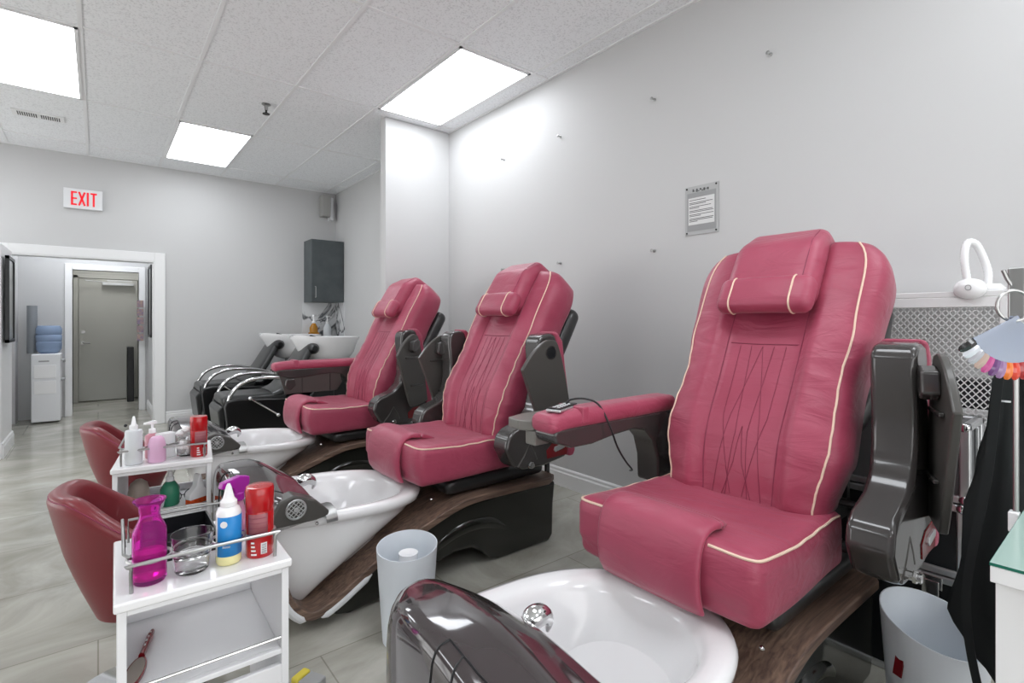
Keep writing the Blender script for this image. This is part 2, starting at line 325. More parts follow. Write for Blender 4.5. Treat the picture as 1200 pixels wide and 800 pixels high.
# ------------------------------------------------------------------ wall and ceiling fittings
t = empty('exit_sign', (-.122, YB, 2.475), 0, 'white exit sign with red letters on the back wall above the opening', 'exit sign')
MB().box(-.16, .16, -.045, 0, -.105, .105).build('housing', M['matte'], t, bevel=.006)
L = MB(); y0, y1 = -.0475, -.044
def bar(a, b_, w_):
    a, b_ = Vector((a[0], 0, a[1])), Vector((b_[0], 0, b_[1])); d_ = (b_-a).normalized(); n_ = Vector((-d_.z, 0, d_.x))*w_/2
    q = [a+n_, a-n_, b_-n_, b_+n_]; L.rings([[(p.x, y, p.z) for p in q] for y in (y0, y1)])
hh = .072; lw = .017
bar((-.092, -hh), (-.092, hh), lw); [bar((-.1, z), (-.052, z), lw) for z in (-hh+.008, 0, hh-.008)]
bar((-.036, -hh), (.012, hh), lw); bar((-.036, hh), (.012, -hh), lw)
bar((.036, -hh), (.036, hh), lw); bar((.058, hh-.008), (.112, hh-.008), lw); bar((.085, -hh), (.085, hh), lw)
L.build('letters', M['exitred'], t, smooth=False)

t = empty('wall_speaker', (2.44, YB, 2.75), 0, 'small grey box speaker under the ceiling in the back right corner', 'speaker')
MB().box(-.085, .03, -.16, -.03, -.15, .14).build('cabinet', mat('speaker_grey', '#a5a4a1', .5), t, bevel=.01)
MB().box(.03, .08, -.12, -.02, -.19, .12).build('side_panel', M['matte'], t, bevel=.006)
MB().box(-.02, .02, -.04, 0, -.03, .03).build('bracket', M['steel'], t)
t = empty('ceiling_vent', (-.40, 6.02, H), 0, 'white slotted air vent on the ceiling tile near the back wall', 'air vent')
b = MB(); b.box(-.17, .17, -.075, .075, -.012, -.0005); b.build('frame', M['trim'], t, bevel=.003)
b = MB()
for s in (-1, 1):
    for k in range(9): b.box(s*.075-.06+k*.0145, s*.075-.06+k*.0145+.007, -.05, .05, -.0135, -.0115)
b.build('slat', mat('vent_dark', '#3a3a3a', .7), t, smooth=False)
t = empty('sprinkler', (1.074, 4.545, H), 0, 'small metal fire sprinkler hanging from the ceiling tile', 'sprinkler')
MB().lathe([(.035, -.001), (.035, -.006), (.016, -.016), (.012, -.05)], n=20).build('escutcheon', M['steel'], t)
MB().lathe([(.008, -.05), (.008, -.075), (.028, -.078), (.028, -.083), (.004, -.084)], n=16).build('deflector', M['bronze'], t)
# stand-off studs left in the right wall
st = None
studs = [(1.172, 2.498, 'right-most stud of the upper row, high above the chairs'), (1.852, 2.502, 'second stud from the right in the upper row'), (2.652, 2.506, 'third stud from the right in the upper row'), (3.31, 2.501, 'left-most stud of the upper row, near the partition'),
         (1.852, 1.599, 'right-most stud of the lower row, below the notice'), (2.652, 1.595, 'stud of the lower row above the middle chair headrest'), (3.31, 1.60, 'left-most stud of the lower row, left of the middle chair headrest')]
for i, (y, z, lb) in enumerate(studs):
    if st is None:
        mx = Matrix.Rotation(-PI/2, 4, 'Y')
        o = st = MB().lathe([(.010, 0), (.010, .004), (.005, .006), (.005, .024), (.009, .026), (.010, .031), (.003, .033)], n=16, mx=mx).build('wall_stud', M['steel'])
    else: o = st.copy(); COL.objects.link(o)
    o.location = (XR, y, z); tag(o, 'chrome wall '+lb, 'wall stud', 'chrome stand-off studs on the right wall')
# notice
t = empty('notice', (XR, 1.542, 1.795), 0, 'clear acrylic notice with a printed sheet pinned to the right wall', 'notice')
MB().box(-.006, -.002, -.10, .10, -.135, .135).build('sheet', mat('acrylic_grey', '#b9baba', .2), t)
MB().box(-.0075, -.006, -.086, .086, -.115, .098).build('backing', M['pgrey'], t)
MB().box(-.009, -.0075, -.078, .078, -.08, .07).build('paper', M['paper'], t)
b = MB(); z = .058
for ln in ((.1,), (.14, .1), (.13, .06), (.14, .145), (.145, .07), (.145, .14, .05)):
    for q in ln: b.box(-.0098, -.009, .072-q, .072, z-.0032, z); z -= .0075
    z -= .007
for k in range(9): b.box(-.0098, -.006, .045-k*.011, .052-k*.011, .104+.004*math.sin(k*2), .112+.006*math.cos(k*3))
b.build('print_lines', M['ink'], t, smooth=False)
for sy in (-.088, .088):
    for sz in (-.124, .124): MB().ball((-.009, sy, sz), .005, 8).build('pin', M['bronze'], t)
# posters each side of the opening
t = empty('framed_mirror', (-.645, 6.4, 1.37), 0, 'tall narrow black-framed panel seen edge-on left of the opening', 'mirror')
def frame(t, d, hy, hz):
    b = MB()
    for (p, q, r_, s_) in ((-hy, -hy+.03, -hz, hz), (hy-.03, hy, -hz, hz), (-hy, hy, -hz, -hz+.03), (-hy, hy, hz-.03, hz)): b.box(min(0, d), max(0, d), p, q, r_, s_)
    b.build('frame', M['case'], t, bevel=.003); MB().box(min(0, d*.6), max(0, d*.6), -hy+.03, hy-.03, -hz+.03, hz-.03).build('panel', M['alu'], t)
t.location.x = -.628; frame(t, .028, .2, .38)
t = empty('framed_mirror', (.52, 7.75, 1.42), 0, 'tall narrow black-framed panel seen edge-on right of the opening', 'mirror'); frame(t, -.03, .22, .44)
t = empty('card_rack', (.52, 8.75, 1.2), 0, 'narrow rack of colourful cards on the corridor wall by the grey door', 'card rack')
t.location = (.43, 8.30, 1.2)
for k in range(5):
    MB().box(-.035, .035, 0, .03, .16-k*.11, .25-k*.11).build('card', M['pcolor'], t)
MB().box(-.04, .04, .03, .04, -.33, .26).build('back_plate', M['film'], t)
t = tag(MB().box(.33, .41, 9.35, 9.6, 0, .80).build('trash_bin', M['case'], bevel=.01), 'dark narrow bin standing beside the grey door', 'bin')

# water cooler
t = empty('water_cooler', (-.48, 8.12, 0), 0, 'white water cooler with a blue bottle by the corridor end wall', 'water cooler')
MB().box(-.115, .14, -.16, .16, .02, .80).build('cabinet', M['matte'], t, bevel=.012)
b = MB()
for z0 in (.34, .52): b.box(-.09, .1, -.164, -.158, z0, z0+.15)
b.build('panel', M['trim'], t, bevel=.006)
b = MB(); b.box(-.05, .04, -.163, -.158, .71, .725); b.build('nameplate', M['pgrey'], t)
b = MB(); b.box(.14, .17, -.12, .12, .48, .50); b.tube([(.14, -.05, .72), (.165, -.05, .72), (.165, -.05, .69)], .01); b.tube([(.14, .05, .72), (.165, .05, .72), (.165, .05, .69)], .01); b.build('tap', M['pgrey'], t)
MB().lathe([(.05, .79), (.09, .81), (.115, .85), (.118, .93), (.111, .94), (.118, .95), (.118, 1.01), (.111, 1.02), (.118, 1.03), (.118, 1.09), (.10, 1.125), (.02, 1.13)], (.03, 0, 0), n=28).build('bottle', M['wblue'], t)
b = MB(); b.lathe([(.048, 0), (.048, .56)], (-.125, .2, .80), 20); o = b.build('cup_tube', mat('grey_tube', '#8d9195', .3), t)
o.location = (0, -.06, 0)

# corner cabinet, marble, sink counter, pump bottles
t = empty('wall_cabinet', (2.37, 6.985, 1.43), 0, 'dark grey laminate cabinet hung in the back right corner', 'cabinet')
MB().box(-.21, .218, -.145, .163, 0, .82).build('body', M['cab'], t, bevel=.003)
d = MB().box(-.21, .215, -.165, -.147, .002, .818).build('door', M['cab'], t, bevel=.002)
b = MB(); b.tube([(-.165, -.165, .06), (-.165, -.19, .06), (-.165, -.19, .2), (-.165, -.165, .2)], .006); b.build('handle', M['steel'], d)
b = MB(); b.box(2.14, XR, YB-.012, YB, .88, 1.43); b.box(XR-.012, XR, 6.8, YB-.012, .88, 1.43); struct(b.build('trim_4', M['marble'], smooth=False))
t = empty('sink_counter', (2.36, 7.055, 0), 0, 'white low counter under the marble splashback', 'counter')
MB().box(-.21, .19, -.06, .08, 0, .90).build('body', M['matte'], t, bevel=.004)
MB().box(-.22, .20, -.07, .082, .90, .94).build('worktop', M['white'], t, bevel=.006)
def pump(x, y, z, m_, lb, nm='pump_bottle', s=1.0):
    t = empty(nm, (x, y, z), .4, lb, 'pump bottle', 'pump bottles on the sink counter')
    MB().lathe([(.03*s, 0), (.036*s, .006), (.036*s, .10*s), (.02*s, .13*s), (.014*s, .14*s)], n=20).build('bottle', m_, t)
    MB().lathe([(.016*s, .14*s), (.016*s, .16*s), (.005*s, .165*s), (.005*s, .2*s), (.012*s, .2*s), (.012*s, .215*s), (.002, .22*s)], n=14).build('collar', M['white'], t)
    MB().tube([(0, 0, .208*s), (.02*s, 0, .21*s), (.05*s, 0, .2*s)], .006*s).build('spout', M['white'], t)
pump(2.26, 7.05, .94, M['amber'], 'amber pump bottle on the counter under the dark cabinet', s=1.5)
pump(2.44, 7.05, .94, M['frost'], 'clear pump bottle with white top, right of the amber one', s=1.45)
t = tag(MB().box(2.17, 2.31, 6.986, 7.0, .94, 1.03).build('soap_tray', M['amber'], bevel=.01), 'low amber box in front of the amber pump bottle', 'box')

# ------------------------------------------------------------------ spa pedicure chair
FR = cr([(.47, 0, .50), (.425, 0, .60), (.455, 0, .80), (.562, 0, 1.0), (.695, 0, 1.24), (.81, 0, 1.43), (.86, 0, 1.50)], 10)
FL = [0]
for i in range(1, len(FR)): FL.append(FL[-1]+(FR[i]-FR[i-1]).length)
def frame_at(v):
    s = v*FL[-1]
    for i in range(1, len(FR)):
        if FL[i] >= s-1e-9: break
    t = (s-FL[i-1])/(FL[i]-FL[i-1]); p = FR[i-1].lerp(FR[i], t)
    j = min(i+1, len(FR)-1); k = max(i-2, 0); tg = (FR[j]-FR[k]).normalized(); n = Vector((-tg.z, 0, tg.x))   # n points to the sitter
    return p, tg, n
def lerpt(tab, v):
    for i in range(1, len(tab)):
        if v <= tab[i][0]:
            t = (v-tab[i-1][0])/(tab[i][0]-tab[i-1][0]); t = t*t*(3-2*t); return tab[i-1][1]*(1-t)+tab[i][1]*t
    return tab[-1][1]
WT = [(0, .235), (.10, .265), (.30, .302), (.50, .292), (.66, .315), (.85, .33), (1, .33)]
TT = [(0, .19), (.2, .25), (.5, .27), (.8, .24), (1, .22)]
def bsurf(v, y, front=True):
    """a point on the front of the backrest at height v, lateral y"""
    p, tg, n = frame_at(v); W = lerpt(WT, v); e = ends(v)
    s = min(1, abs(y)/(W*e)); dpt = lerpt(TT, v)/2*(1-s**3.6)**(1/3.6)
    q = p-n*lerpt(TT, v)/2+n*dpt*min(1, e+.1)-n*recess(v, y)
    return Vector((q.x, y, q.z))
def bsurf2(v, y):
    p, tg, n = frame_at(v); W = lerpt(WT, v)*ends(v); T = lerpt(TT, v)/2; e = min(1, ends(v)+.12)
    ca = min(1, abs(y)/W)**2; sa = math.sqrt(max(0, 1-ca*ca)); fold = .003*math.sin(v*85+abs(y)*22)*sm(.16, .23, abs(y))*(1-sm(.5, .64, v))
    q = p-n*T+n*(T*e*sa**.5-recess(v, y)+fold); return Vector((q.x, y, q.z))
def recess(v, y): return .036*(1-sm(.118, .172, abs(y)))*sm(.0, .12, v)
def ends(v):
    e = 1.0
    if v > .84: e *= (1-((v-.84)/.165)**2.4)**(1/2.4)*.62+.38
    if v < .06: e *= .8+.2*math.sqrt(max(0, 1-((.06-v)/.06)**2))
    return e
def backrest(t):
    R = []; N = 64; rows = 46
    for i in range(rows+1):
        v = i/rows; p, tg, n = frame_at(v); W = lerpt(WT, v)*ends(v); T = lerpt(TT, v)/2; e = min(1, ends(v)+.12)
        if v > .97: e *= .8
        c0 = p-n*T; r = []
        for k in range(N):
            sa = 1 if k < 50 else -1; ph = PI*k/50 if k < 50 else PI+PI*(k-50)/14
            y = W*math.copysign(abs(math.cos(ph))**(.85), math.cos(ph)); d_ = sa*T*e*max(0, 1-abs(y/W)**4)**.25
            if sa > 0: d_ -= recess(v, y)
            q = c0+n*d_
            # lateral pull folds of the leather along the lower bolsters
            fold = .003*math.sin(v*85+abs(y)*22)*sm(.16, .23, abs(y))*(1-sm(.5, .64, v))*(1 if sa > 0 else 0)
            q = q+n*fold; r.append((q.x, y, q.z))
        R.append(r)
    o = MB().rings(R).build('backrest', M['red'], t, sharp=80)
    for s in (-1, 1):
        pts = []
        for i in range(40):
            v = .045+(.955-.045)*i/39; W = lerpt(WT, v)*ends(v); y = s*W*(.9 if v < .5 else .9-.07*sm(.5, .9, v))
            q = bsurf2(v, y); pts.append(q+frame_at(v)[2]*.001)
        MB().tube(pts, .0034, 6).build('piping', M['cream'], t)
    b = MB()
    def line(pp, r=.0011):
        q = []
        for (v0, a0), (v1, a1) in zip(pp[:-1], pp[1:]):
            for k in range(10): q.append((v0+(v1-v0)*k/10, a0+(a1-a0)*k/10))
        q.append(pp[-1]); b.tube([bsurf2(v, y)+frame_at(v)[2]*.0006 for v, y in q], r, 5)
    for s in (-1, 1): line([(.05, s*.115), (.2, s*.122), (.4, s*.126), (.6, s*.13), (.8, s*.132)], .002)
    line([(.60, -.12), (.597, 0), (.60, .12)], .002)
    for pp in ([(.59, 0), (.35, -.05), (.07, -.085)], [(.59, 0), (.35, .05), (.07, .085)], [(.59, -.08), (.35, -.075), (.1, -.02)], [(.59, .08), (.35, .075), (.1, .02)], [(.59, -.04), (.3, -.02), (.06, -.04)], [(.59, .04), (.3, .02), (.06, .04)], [(.32, 0), (.2, -.015), (.06, -.06)], [(.32, 0), (.2, .015), (.06, .06)]): line(pp)
    b.build('stitching', M['stitch'], t)
def inframe(v0):
    """maps (depth toward sitter, lateral, along back) to chair space at height v0"""
    p, tg, n = frame_at(v0)
    return lambda q: Vector((p.x+n.x*q[0]+tg.x*q[2], q[1], p.z+n.z*q[0]+tg.z*q[2]))
def headrest(t):
    m_ = inframe(.86)
    def fn(q):
        q = Vector(q); k = sm(.02, .16, q.z); q.x -= .05*k*k; q.y *= 1-.05*k; return m_(q)
    o = cushion((-.03, 0, .01), (.10, .155, .17), .045, fn, (10, 16, 16)).build('headrest', M['red'], t, sharp=80)
    b = MB(); b.tube([fn(rbp((.10, s*.125, z), (.10, .155, .17), .045)+Vector((-.03, 0, .01))) for s in (-1,) for z in (-.12, -.05, 0, .06, .1, .13, .15)], .0016, 5); b.build('stitching', M['stitch'], t)
    m2 = inframe(.735); hf = (.038, .165, .068)
    def fn2(q): q = Vector(q); q.x += .008*(1-(q.y/.165)**2)+.042; return m2(q)
    o = cushion((0, 0, 0), hf, .034, fn2, (10, 18, 10)).build('neck_pillow', M['red'], t, sharp=80)
    for s in (-1, 1):
        pts = []
        for k in range(28):
            a = 2*PI*k/28; p = rbp((hf[0]*1.4*math.cos(a), s*.105, hf[2]*1.2*math.sin(a)), hf, .034)
            d_ = Vector((math.cos(a), 0, math.sin(a)))*.0008; pts.append(fn2(p+d_))
        MB().tube(pts, .0034, 6, closed=True).build('piping', M['cream'], o)
def seat(t):
    c0 = (.285, 0, .53); h = (.285, .292, .092); r = .035
    def fn(q):
        q = Vector(q); f_ = sm(.0, .25, q.x)
        if q.z > .53:
            q.z += .012*math.cos(q.y/.29*PI/2)*(1-f_)-.014*(1-(min(1, abs(q.y)/.27))**2)*sm(.12, .3, q.x) - .012*f_
            q.z += .0015*math.sin(q.x*60+q.y*30)*sm(.1, .3, q.x)
        q.x -= .012*math.cos(q.y/.29*PI/2)*(1-sm(0, .2, q.x)); k = sm(.02, .25, abs(q.y)); q.y *= 1+.02*math.sin(q.x*9)
        if q.z < .5: q.x += .012*(1-sm(0, .2, q.x))
        return q
    cushion(c0, h, r, fn, (24, 24, 10)).build('seat', M['red'], t, sharp=80)
    for s in (-1, 1):
        pts = []
        for x in [.57-.03*i for i in range(1, 18)]: pts.append((x, s*.289, .612))
        pts += [(.025, s*.283, .612), (.008, s*.262, .612), (.004, s*.23, .612), (.004, s*.2, .612), (.004, s*.165, .612)]
        P_ = []
        for p in pts:
            q = Vector((p[0]-c0[0], p[1], p[2]-c0[2])); q.z = h[2]*.91; q = rbp((q.x*1.0, q.y*1.01, q.z), h, r)+Vector(c0); q = fn(q)
            P_.append(q+Vector((0, s*.001, .0015)))
        MB().tube(cr(P_, 3), .0038, 6).build('piping', M['cream'], t)
    path = cr([(.23, 0, .592), (.17, 0, .612), (.11, 0, .632), (.055, 0, .646), (.01, 0, .635), (-.016, 0, .60), (-.026, 0, .54), (-.021, 0, .48), (-.004, 0, .440)], 5)
    R = []
    for i, p in enumerate(path):
        tg = (path[min(i+1, len(path)-1)]-path[max(i-1, 0)]).normalized(); n = Vector((tg.z, 0, -tg.x)) * -1
        if n.z < 0 and i < 12: n = -n
        u = i/(len(path)-1); wd = .115+.05*sm(0, .35, u); th = .015*sm(0, .2, u)*(1-.4*sm(.9, 1, u))+.001
        r_ = []
        for k in range(28):
            a = 2*PI*k/28; y = wd*math.copysign(abs(math.cos(a))**.35, math.cos(a)); d_ = th*math.copysign(abs(math.sin(a))**.6, math.sin(a))
            q = p+Vector((-1, 0, 0))*0; q = p+n*d_; r_.append((q.x, y+.005, q.z))
        R.append(r_)
    o = MB().rings(R).build('seat_flap', M['red'], t, sharp=80)
    for s in (-1, 1):
        b = MB(); b.tube([(p.x-.004 if i > 22 else p.x, s*(.105+.05*sm(0, .35, i/(len(path)-1)))+.005, p.z+.006 if i < 24 else p.z) for i, p in enumerate(path) if 8 < i < 39], .0014, 5); b.build('stitching', M['stitch'], o)
def chassis(t):
    band = [(.845, .33), (.6, .336), (.4, .34), (.28, .338), (.20, .326), (.12, .303), (0, .262), (-.10, .225), (-.2, .180), (-.28, .135), (-.35, .095), (-.41, .068), (-.46, .062), (-.50, .085), (-.535, .13), (-.56, .2), (-.575, .3)]
    P_ = cr([(x, 0, z) for x, z in band], 3); up = []; lo = []
    for i, p in enumerate(P_):
        tg = (P_[min(i+1, len(P_)-1)]-P_[max(i-1, 0)]).normalized(); n = Vector((tg.z, 0, -tg.x)); th = .016
        up.append(p+n*th); lo.append(p-n*th)
    def wy(x): return .318-.05*max(0, (x-.80)/.045)**2 if x > .8 else .318
    b = MB(); R = []
    for i in range(len(P_)):
        y = wy(P_[i].x); R.append([(up[i].x, -y, up[i].z), (up[i].x, y, up[i].z), (lo[i].x, y, lo[i].z), (lo[i].x, -y, lo[i].z)])
    b.rings(R).build('platform', M['wood'], t, bevel=.006, seg=2)
    body = [(p.x, p.z) for p in lo[:36:2] if p.x > -.40] + [(-.36, .012), (-.30, 0), (-.12, .02), (.05, .07), (.2, .105), (.3, .10), (.36, .06), (.41, .012), (.45, 0), (.80, 0), (.825, .03), (.83, .2)]
    MB().prism(body, -.285, .285).build('base', M['base'], t, bevel=.025, seg=3)
    sw = cr([(-.12, 0, .055), (.05, 0, .13), (.22, 0, .20), (.38, 0, .20), (.50, 0, .14), (.56, 0, .04)], 5); rr = [.012+.03*math.sin(PI*i/(len(sw)-1)) for i in range(len(sw))]
    for s in (-1, 1): MB().tube([(p.x, s*.256, p.z) for p in sw], rr, 12).build('base_moulding', M['base'], t)
    for s in (-1, 1):
        b = MB()
        seg_ = [p for p in lo if -.44 < p.x < -.22 and p.z < .2]
        b.tube([(p.x, s*.312, p.z-.002) for p in seg_], [.004]+[.014]*(len(seg_)-2)+[.004], 10)
        seg_ = [p for p in lo if p.x < -.475 and p.z < .22]
        b.build('bumper_strip', M['matte'], t); b = MB()
        b.tube([(p.x, s*.31, p.z) for p in seg_], [.004]+[.015]*(len(seg_)-2)+[.004], 10)
        b.build('bumper_strip', M['matte'], t)
    cushion((.475, 0, .397), (.305, .262, .036), .03, None, (16, 16, 6)).build('seat_rail', M['dark'], t, sharp=80)
    MB().box(.55, .66, -.2, .2, .43, .52).build('recline_bracket', M['dark'], t, bevel=.01)
    b = MB(); b.tube([(.56, -.33, .50), (.56, .33, .50)], .018, 10); b.tube([(.60, -.32, .62), (.60, .32, .62)], .012, 8); b.box(.85, .875, -.2, -.185, .2, .62); b.tube([(.84, -.1, .36), (.88, -.13, .42), (.86, -.15, .55)], .006); b.box(.66, .87, -.2, .2, .5, .56)
    b.build('back_support', M['dark'], t)
def tub(t):
    N = 64
    def ring(z, xr, xl, b_, pw=3.0, tilt=.05):
        c_ = (xr+xl)/2; a_ = (xr-xl)/2; r = []
        for k in range(N):
            th = 2*PI*k/N; ca, sa = math.cos(th), math.sin(th)
            pr = 2.3 if ca > 0 else 3.4
            x = c_+a_*math.copysign(abs(ca)**(2/pr), ca); y = b_*math.copysign(abs(sa)**(2/pr), sa); r.append((x, y, z+tilt*(.12-x)))
        return r
    L_ = [(.05, -.44, -.53, .17), (.075, -.40, -.565, .21), (.13, -.31, -.60, .245), (.20, -.175, -.625, .268), (.265, -.05, -.64, .28), (.33, .06, -.65, .288), (.362, .095, -.655, .29), (.366, .118, -.662, .306), (.392, .124, -.664, .31), (.404, .118, -.66, .303), (.408, .10, -.65, .288), (.405, .06, -.62, .262), (.395, .035, -.60, .245), (.37, .02, -.59, .235), (.30, -.02, -.57, .222), (.21, -.08, -.54, .20), (.14, -.15, -.50, .165), (.11, -.24, -.45, .11), (.105, -.33, -.38, .03)]
    R = [ring(z, xr, xl, b_, tilt=.05 if i > 3 else .05*i/4) for i, (z, xr, xl, b_) in enumerate(L_)]
    o = MB().rings(R).build('foot_tub', M['white'], t, sharp=70)
    b = MB()
    for x, y, z in ((-.44, -.309, .408), (.085, -.262, .372), (-.2, .3, .4)):
        MB().ball((x, y, z), (.007, .007, .007), 8).build('tub_screw', M['chrome'], o)
    MB().lathe([(.018, 0), (.018, .004), (.004, .005)], (-.3, 0, .112), 16).build('drain', M['chrome'], o)
    # clip over the near rim
    b = MB(); P_ = [(-.40, -.235, .452), (-.395, -.27, .458), (-.39, -.303, .448), (-.388, -.322, .425), (-.386, -.325, .405)]
    b.rings([[(p[0]-.022, p[1], p[2]), (p[0]+.022, p[1], p[2]), (p[0]+.022, p[1]-.001, p[2]+.004), (p[0]-.022, p[1]-.001, p[2]+.004)] for p in P_]); b.build('rim_clip', M['steel'], o, bevel=.001)
def hood(t):
    o_ = [(-.72, -.20), (-.728, -.05), (-.728, .08), (-.708, .17), (-.65, .232), (-.57, .252), (-.50, .232), (-.455, .17), (-.432, .05), (-.42, -.08), (-.408, -.2), (-.395, -.285), (-.42, -.325), (-.50, -.333), (-.60, -.325), (-.68, -.285)]
    P_ = [Vector((x, y, 0)) for x, y in o_]; out = []
    for i in range(len(P_)):
        a_, b_, c_, d_ = P_[i-1], P_[i], P_[(i+1) % len(P_)], P_[(i+2) % len(P_)]
        for k in range(5):
            q = k/5; out.append(.5*((2*b_)+(c_-a_)*q+(2*a_-5*b_+4*c_-d_)*q*q+(3*b_-a_-3*c_+d_)*q**3))
    cx_, cy_ = -.57, -.05
    def ztop(x, y): return .597-.095*sm(-.60, -.40, x)-.055*sm(.02, -.32, y)-.025*sm(.06, .24, y)
    def zb(x, y): return .432-.15*sm(-.64, -.70, x)*sm(-.32, -.15, y)
    R = []
    for f_, g_ in ((.97, 0), (1, .02), (1.0, .45), (.995, .68), (.98, .82), (.955, .91), (.91, .965), (.85, .99), (.72, 1), (.55, 1), (.35, 1), (.15, 1), (.02, 1)):
        r = []
        for p in out:
            x, y = cx_+(p.x-cx_)*f_, cy_+(p.y-cy_)*f_
            z0 = zb(p.x, p.y); r.append((x, y, z0+(ztop(x, y)-z0)*g_))
        R.append(r)
    o = MB().rings(R).build('faucet_hood', M['hood'], t, sharp=60)
    # moulded seam lines
    b = MB()
    for j in (3, 5):
        b.tube([Vector(R[k][j])+Vector((-.0006, 0, .0006)) for k in range(1, 9)], .002, 5)
    b.tube([Vector(R[8][j])+Vector((0, 0, .0004)) for j in list(range(5, -1, -1))+list(range(79, 66, -1))], .002, 5)
    b.build('seam', M['case'], o)
    # lower near cheek with a round grille
    ck = [(-.60, .432), (-.61, .47), (-.58, .525), (-.53, .54), (-.45, .505), (-.40, .455), (-.405, .44), (-.45, .43)]
    c_ = MB().prism(ck, -.337, -.26).build('side_cheek', M['grey'], t, bevel=.008)
    b = MB(); gx, gz, gy = -.525, .488, -.3395
    b.tube([(gx+.034*math.cos(2*PI*k/24), gy, gz+.034*math.sin(2*PI*k/24)) for k in range(24)], .004, 6, closed=True)
    for k in (-2, -1, 0, 1, 2):
        l = math.sqrt(.033**2-(k*.012)**2)
        for s in (-1, 1):
            d_ = Vector((1, 0, s)).normalized(); n = Vector((-s, 0, 1)).normalized(); c0 = Vector((gx, gy, gz))+n*k*.012
            b.tube([c0-d_*l, c0+d_*l], .0018, 4)
    b.lathe([(.009, 0), (.009, .004), (.002, .005)], (0, 0, 0), 12, mx=Matrix.Translation((gx, gy-.001, gz)) @ Matrix.Rotation(PI/2, 4, 'X'))
    b.build('speaker_grille', M['alu'], c_)
    # chrome spout
    b = MB(); P_ = [Vector((-.427, .062, .440))+(p-Vector((-.46, .03, .50)))*.74 for p in cr([(-.46, .03, .50), (-.42, .03, .53), (-.385, .028, .545), (-.352, .025, .535), (-.335, .022, .508), (-.345, .02, .482)], 5)]
    b.tube(P_, [r_*.8 for r_ in [.014, .016, .019, .022, .025, .028, .031, .033, .034, .034, .034, .033, .032, .031, .029, .027, .025, .022, .02, .017, .015, .013, .011, .009, .007, .005][:len(P_)]], 16)
    b.build('spout', M['chrome'], o)
def arm_down(t, s, tray):
    y = s*.405
    body = [(-.035, .805), (-.02, .775), (.05, .752), (.15, .75), (.27, .765), (.38, .772), (.45, .76), (.50, .715), (.525, .64), (.53, .54), (.66, .50), (.70, .60), (.70, .80), (.65, .822), (-.02, .822)]
    MB().prism(body, y-.052, y+.052).build('armrest', M['shell'], t, bevel=.018)
    def fn(q): q = Vector(q); q.z += -.008*(1-sm(-.05, .05, q.x)); return q
    cushion((.305, y, .846), (.355, .058, .033), .028, fn, (22, 10, 8)).build('arm_pad', M['red'], t, sharp=80)
    b = MB(); b.box(.09, .125, y-.061, y+.061, .83, .886); b.build('pad_strap', M['red'], t, bevel=.006)
    if tray == 'hang':
        o = MB().prism([(-.01, .775), (.03, .635), (.42, .635), (.46, .70), (.44, .775)], y-.045, y-.03).build('tray', M['grey'], t, bevel=.006)
        MB().prism([(.02, .70), (.06, .665), (.10, .70), (.09, .75), (.03, .75)], y-.075, y-.04).build('tray_knob', M['shell'], o, bevel=.008)
        for xr_ in (.15, .36): MB().box(xr_, xr_+.006, y-.05, y-.045, .64, .77).build('tray_rib', M['dark'], o)
    else:
        o = MB().prism([(.03, y+.05), (-.03, y+.055), (-.06, y+.10), (-.05, y+.17), (.04, y+.20), (.25, y+.19), (.30, y+.06)], .802, .838, 'z').build('tray', M['lgrey'], t, bevel=.006)
        MB().box(-.03, .04, y+.048, y+.10, .752, .803).build('tray_bracket', M['lgrey'], o, bevel=.006)
